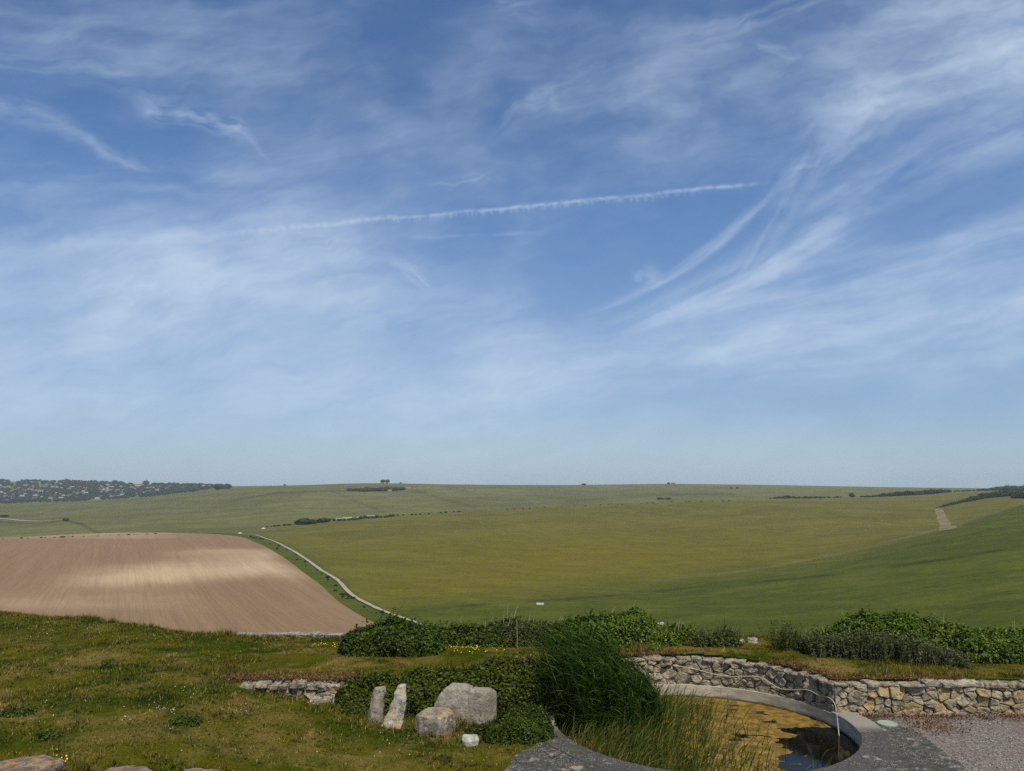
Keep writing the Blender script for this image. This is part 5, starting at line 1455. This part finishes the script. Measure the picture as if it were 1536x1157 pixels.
for x, y, lab in ((360, 800.5, 'small pale chalk heap at the top corner of the ploughed field'), (395, 793.5, 'small pale chalk heap beside the far end of the track')):
    p = hit(x, y); r = 3.2 / FOC * p.y / 1.4
    rings = [[(p.x + math.cos(a) * r * f * 1.5, p.y + math.sin(a) * r * f, p.z + z * r) for a in np.linspace(0, 2 * PI, 9)[:-1]] for f, z in ((1, -.2), (.9, .25), (.6, .6), (.2, .78))]
    V, F = loft_rock(rings, r * .12, 1 / r, 5, 2, 0)
    tag(obj('chalk_heap', V, F, M_CHALK, loc=p, smooth=True), lab, 'heap')

# ------------------------------------------------------------------ haze
HAZE_DENS, HAZE_COL = 0.000085, (0.80, 0.88, 1.0)
zmin = float(min(ZG.min(), -5)) - 1.0; zmax = float(max(ZG.max() + 16, 12.0))
xm = 1.3 * 4650
V, F = box_data(-xm, xm, -40, 4650, zmin - .5, zmax, 0)
hm = bpy.data.materials.new('haze'); hm.use_nodes = True
hm.node_tree.nodes.remove(hm.node_tree.nodes['Principled BSDF'])
pv = hm.node_tree.nodes.new('ShaderNodeVolumePrincipled')
pv.inputs['Density'].default_value = HAZE_DENS; pv.inputs['Color'].default_value = HAZE_COL + (1,); pv.inputs['Anisotropy'].default_value = 0.0
hm.cycles.homogeneous_volume = True
hm.node_tree.links.new(pv.outputs[0], hm.node_tree.nodes['Material Output'].inputs['Volume'])
tag(obj('haze', V, F, hm), 'pale summer haze lying over the downs', 'haze', kind='stuff')

# ------------------------------------------------------------------ sky and sun
SUN_AZ, SUN_EL = math.radians(24), math.radians(58)
sv = Vector((math.sin(SUN_AZ) * math.cos(SUN_EL), -math.cos(SUN_AZ) * math.cos(SUN_EL), math.sin(SUN_EL)))
sl_ = bpy.data.lights.new('sun', 'SUN'); so = bpy.data.objects.new('sun', sl_); COL.objects.link(so)
sl_.energy = 4.2; sl_.angle = math.radians(0.53); sl_.color = (1.0, 0.935, 0.81)
so.rotation_euler = sv.to_track_quat('Z', 'Y').to_euler(); so.location = sv * 60

wd = bpy.data.worlds.new('World'); SC.world = wd; wd.use_nodes = True
g = G(wd.node_tree)
bg = g.n['Background']
sky = g.new('ShaderNodeTexSky', sky_type='NISHITA'); sky.sun_disc = False
sky.sun_elevation = SUN_EL; sky.sun_rotation = math.atan2(sv.x, sv.y)
sky.altitude = 0; sky.air_density = 1.0; sky.dust_density = 0.6; sky.ozone_density = 2.0
dirv = g.new('ShaderNodeTexCoord').outputs['Generated']

# cirrus cover is worked out once on a sheet of directions (x/y, z/y) ahead of the place
CU0, CU1, CW0, CW1 = -0.86, 0.86, 0.0, 0.80
NXc, NYc = 2064, 960
cu, cw = np.meshgrid(np.linspace(CU0, CU1, NXc), np.linspace(CW0, CW1, NYc))
def perlin(x, y, seed=0):
    ix = np.floor(x); iy = np.floor(y); fx = x - ix; fy = y - iy
    z = np.zeros_like(ix)
    def gr(a, b, dx, dy):
        h = _hash(a, b, z, seed) * 2 * PI
        return np.cos(h) * dx + np.sin(h) * dy
    sx_ = fx * fx * fx * (fx * (fx * 6 - 15) + 10); sy_ = fy * fy * fy * (fy * (fy * 6 - 15) + 10)
    a = gr(ix, iy, fx, fy); b = gr(ix + 1, iy, fx - 1, fy); c = gr(ix, iy + 1, fx, fy - 1); d = gr(ix + 1, iy + 1, fx - 1, fy - 1)
    return (a * (1 - sx_) + b * sx_) * (1 - sy_) + (c * (1 - sx_) + d * sx_) * sy_
def pf(x, y, oct=5, seed=0, rough=.58):
    t = 0; a = 1.0; q = 0
    for k in range(oct):
        t = t + a * perlin(x * 2.03 ** k + 13.7 * k, y * 2.03 ** k - 7.9 * k, seed + k); q += a; a *= rough
    return 0.5 + 0.95 * t / q
wx = (pf(cu * 7, cw * 7, 4, 101) - .5); wy = (pf(cu * 7, cw * 7, 4, 111) - .5)
wx2 = (pf(cu * 22, cw * 22, 3, 121) - .5); wy2 = (pf(cu * 22, cw * 22, 3, 131) - .5)
cuw = cu + wx * .06 + wx2 * .006; cww = cw + wy * .035 + wy2 * .004
cus = cu + wx * .012 + wx2 * .001; cws = cw + wy * .010 + wy2 * .001
COV = np.zeros_like(cu)
def stroke(a, b, sag, w0, w1, amp, tex=(3.0, 2.2), lo=.35, hi=.7, fade=(.15, .2), warp=True, seed=0.0, floor=.15):
    """a streak of cirrus from a to b bowed by sag, w0..w1 wide; noise is drawn out along it"""
    (ua, wa), (ub, wb) = ray(*a), ray(*b)
    L = math.hypot(ub - ua, wb - wa); ex, ey = (ub - ua) / L, (wb - wa) / L
    X, Y = (cuw, cww) if warp else (cus, cws)
    s = ((X - ua) * ex + (Y - wa) * ey) / L
    t = -(X - ua) * ey + (Y - wa) * ex - s * (1 - s) * 4 * sag / FOC
    tn = t / np.maximum(w0 / FOC + s * (w1 - w0) / FOC, .0008)
    sel = (np.abs(tn) < 2.3) & (s > 0) & (s < 1)
    s = s[sel]; tn = tn[sel]
    k = np.exp(-tn * tn) * sstep(0, fade[0], s) * sstep(1, 1 - fade[1], s)
    nz = pf(s * tex[0] * 1.3 + seed * 3.1, tn * tex[1] * .6 + seed * 1.7, 5, int(seed) * 7 + 200, .5)
    COV[sel] += k * amp * (floor + (1 - floor) * sstep(lo - .12, hi + .10, nz))
# vapour trail
stroke((585, 330), (1185, 273), 3, 2.4, 3.2, .62, (38, .5), .32, .6, (.01, .22), False, 1, .28)
stroke((585, 334), (1100, 286), 3, 3.5, 4, .26, (80, .2), .45, .62, (.02, .3), False, 2, .0)
stroke((300, 356), (600, 327), 2, 5, 4, .55, (30, .6), .3, .65, (.3, .03), False, 3, .3)
stroke((-60, 388), (330, 352), 4, 10, 7, .20, (6, .8), .3, .7, (.1, .2), False, 4, .3)
stroke((590, 357), (830, 347), 0, 3, 3, .20, (9, .5), .3, .7, (.2, .3), False, 5, .4)
# the great fan on the right
stroke((850, 478), (1185, 262), -32, 5, 9, .55, (2.2, 1.2), .3, .65, (.25, .25), False, 6, .3)
stroke((900, 505), (1350, 285), -18, 14, 46, .74, (2.0, 2.0), .33, .68, (.2, .3), False, 7, .22)
stroke((1060, 470), (1240, 180), -22, 10, 26, .26, (2.2, 2.0), .35, .7, (.3, .3), False, 8, .1)
stroke((1140, 330), (1380, 100), 8, 24, 60, .42, (2.0, 1.8), .34, .7, (.3, .3), True, 9, .1)
stroke((1170, 195), (1600, 70), 8, 30, 58, .75, (2.2, 1.6), .33, .68, (.25, .05), True, 10, .25)
stroke((1180, 370), (1620, 130), 10, 30, 80, .42, (1.6, 2.2), .35, .7, (.2, .05), False, 11, .1)
stroke((1010, 480), (1600, 330), -10, 22, 50, .55, (2.2, 2.4), .35, .7, (.2, .05), False, 12, .2)
stroke((1000, 540), (1620, 440), -8, 40, 90, .85, (1.8, 2.4), .32, .7, (.2, .05), False, 13, .3)
stroke((1290, 30), (1620, -10), 0, 40, 60, .42, (2, 2), .3, .7, (.3, .05), True, 14, .35)
stroke((1000, 70), (1330, -20), 12, 16, 26, .30, (2.4, 2.4), .36, .7, (.2, .2), True, 15, .05)
stroke((1130, 95), (1560, 40), 0, 60, 90, .42, (1.6, 1.8), .3, .75, (.3, .05), True, 16, .4)
stroke((760, 215), (1230, 110), 0, 90, 110, .46, (2.4, 1.8), .34, .72, (.3, .3), True, 17, .15)
stroke((795, 152), (850, 136), 0, 20, 22, .45, (1.2, 1.2), .3, .65, (.3, .3), True, 18, .2)
stroke((735, 215), (905, 75), 0, 12, 18, .2, (2, 2), .3, .7, (.3, .3), True, 19, .1)
stroke((730, 20), (820, 0), 0, 16, 20, .3, (1.5, 2), .3, .7, (.3, .3), True, 20, .1)
stroke((1125, 60), (1215, 85), -8, 10, 14, .3, (1.5, 1.5), .35, .7, (.3, .3), True, 21, .1)
# left side
stroke((180, 150), (385, 195), 6, 20, 14, .46, (3.0, 2.0), .36, .68, (.2, .1), True, 22, .08)
stroke((360, 185), (412, 252), 0, 7, 5, .2, (2, 1), .3, .7, (.2, .4), False, 23, .3)
stroke((60, 165), (230, 262), -9, 16, 5, .32, (2, 1.2), .3, .7, (.25, .2), True, 24, .3)
stroke((-60, 165), (110, 175), 0, 24, 18, .28, (2, 2), .3, .7, (.05, .3), True, 25, .2)
stroke((-60, 82), (470, 118), -8, 22, 40, .27, (2.2, 2.6), .33, .72, (.05, .4), True, 26, .2)
stroke((-60, 20), (560, 60), -10, 50, 60, .22, (2.0, 2.6), .33, .75, (.05, .4), True, 27, .2)
stroke((-60, 280), (560, 290), 0, 46, 50, .24, (2.4, 2.6), .33, .75, (.05, .3), True, 28, .25)
stroke((-80, 410), (640, 350), 20, 50, 40, .46, (2.4, 2.2), .3, .75, (.05, .3), True, 29, .4)
stroke((80, 520), (560, 360), 30, 70, 55, .95, (2.6, 2.0), .3, .75, (.2, .35), True, 30, .45)
stroke((-100, 500), (900, 480), 30, 90, 70, .62, (3.0, 2.2), .3, .75, (.05, .4), True, 31, .5)
stroke((440, 372), (690, 440), 8, 30, 24, .26, (2.6, 2.2), .34, .7, (.2, .3), True, 32, .1)
stroke((600, 388), (668, 432), -6, 7, 4, .34, (1.8, 1.4), .34, .66, (.3, .2), True, 33, .15)
stroke((500, 503), (590, 488), 2, 9, 6, .26, (1.8, 1.4), .34, .66, (.3, .3), True, 34, .2)
stroke((635, 277), (760, 270), 2, 8, 8, .24, (2.2, 1.4), .36, .66, (.3, .3), True, 35, .1)
stroke((720, 490), (790, 460), 0, 5, 4, .2, (1.8, 1.4), .34, .66, (.3, .3), True, 36, .2)
stroke((640, 575), (1250, 500), 10, 60, 50, .62, (2.6, 3.0), .3, .75, (.2, .3), True, 37, .45)
stroke((-100, 600), (1100, 590), 0, 60, 50, .50, (3.4, 3.0), .3, .75, (.05, .4), True, 38, .6)
stroke((940, 420), (1010, 405), 0, 16, 16, .28, (1.8, 1.4), .36, .66, (.3, .3), True, 39, .05)
CLOUDS_DONE = True
fibre = pf(cuw * 5.0, (cww - cuw * .28) * 24.0, 6, 501, .62)
puff = pf(cuw * 11, cww * 17, 6, 511, .6)
fibre = np.clip(.85 + 1.15 * (fibre - .5), .35, 1.4) * np.clip(.97 + .7 * (puff - .5), .55, 1.35)
veil_ = (.03 + sstep(.36, .78, pf(cuw * 2.2 + 3, cww * 4.4, 5, 521)) * .24) * np.clip(fibre, 0, 1.2)
COV = np.clip(1 - np.exp(-(COV * fibre * 1.05 + veil_)), 0, .93)
img = bpy.data.images.new('cirrus_cover', NXc, NYc, float_buffer=True, is_data=True)
buf = np.ones((NYc, NXc, 4), np.float32); buf[..., :3] = COV[..., None]
img.pixels.foreach_set(buf.ravel()); img.update()

dx_, dy_, dz_ = g.xyz(dirv)
yy = g.m('MAXIMUM', dy_, 0.02)
u_ = g.m('DIVIDE', dx_, yy); w_n = g.m('DIVIDE', dz_, yy)
tx = g.new('ShaderNodeTexImage', image=img, extension='EXTEND', interpolation='Cubic')
g.put(tx.inputs[0], g.cxyz(g.m('MULTIPLY_ADD', u_, 1 / (CU1 - CU0), -CU0 / (CU1 - CU0)), g.m('MULTIPLY_ADD', w_n, 1 / (CW1 - CW0), -CW0 / (CW1 - CW0)), 0.0))
tsep = g.new('ShaderNodeSeparateColor'); g.put(tsep.inputs[0], tx.outputs[0])
inside_ = g.m('MULTIPLY', g.m('MULTIPLY', g.step(u_, -0.86, -0.78), g.step(u_, 0.86, 0.78)), g.m('MULTIPLY', g.step(w_n, 0.80, 0.70), g.step(dy_, 0.1, 0.3)))
cov = g.m('MULTIPLY_ADD', g.m('SUBTRACT', tsep.outputs[0], 0.2), inside_, 0.2)
ramp = g.new('ShaderNodeValToRGB'); ce = ramp.color_ramp
SKY_STOPS = [(0.0, (.335, .475, .600)), (.045, (.325, .478, .630)), (.094, (.245, .405, .645)), (.235, (.165, .315, .600)), (.35, (.088, .215, .500)), (.48, (.058, .150, .372)), (1.0, (.04, .11, .30))]
while len(ce.elements) < len(SKY_STOPS): ce.elements.new(.5)
for el_, (p_, c_) in zip(ce.elements, SKY_STOPS): el_.position = p_; el_.color = c_ + (1,)
g.put(ramp.inputs[0], dz_)
ten = g.new('ShaderNodeVectorMath', operation='SCALE'); g.put(ten.inputs[0], ramp.outputs[0]); ten.inputs['Scale'].default_value = 10.0
CLOUD = (5.9, 7.1, 8.6)
skyc = g.mix(0.75, sky.outputs[0], ten.outputs[0])
colr = g.mix(cov, skyc, CLOUD)
g.put(bg.inputs['Color'], colr); bg.inputs['Strength'].default_value = 0.10

SC.view_settings.view_transform = 'Standard'; SC.view_settings.look = 'None'
SC.view_settings.exposure = 0.0; SC.view_settings.gamma = 1.0
SC.render.engine = 'CYCLES'
SC.cycles.max_bounces = 6; SC.cycles.diffuse_bounces = 2; SC.cycles.glossy_bounces = 2; SC.cycles.transmission_bounces = 2
SC.cycles.volume_bounces = 0; SC.cycles.transparent_max_bounces = 4
SC.cycles.sample_clamp_indirect = 6
SC.cycles.use_denoising = False
SC.cycles.denoiser = 'OPENIMAGEDENOISE'; SC.cycles.denoising_input_passes = 'RGB_ALBEDO_NORMAL'; SC.cycles.denoising_prefilter = 'ACCURATE'
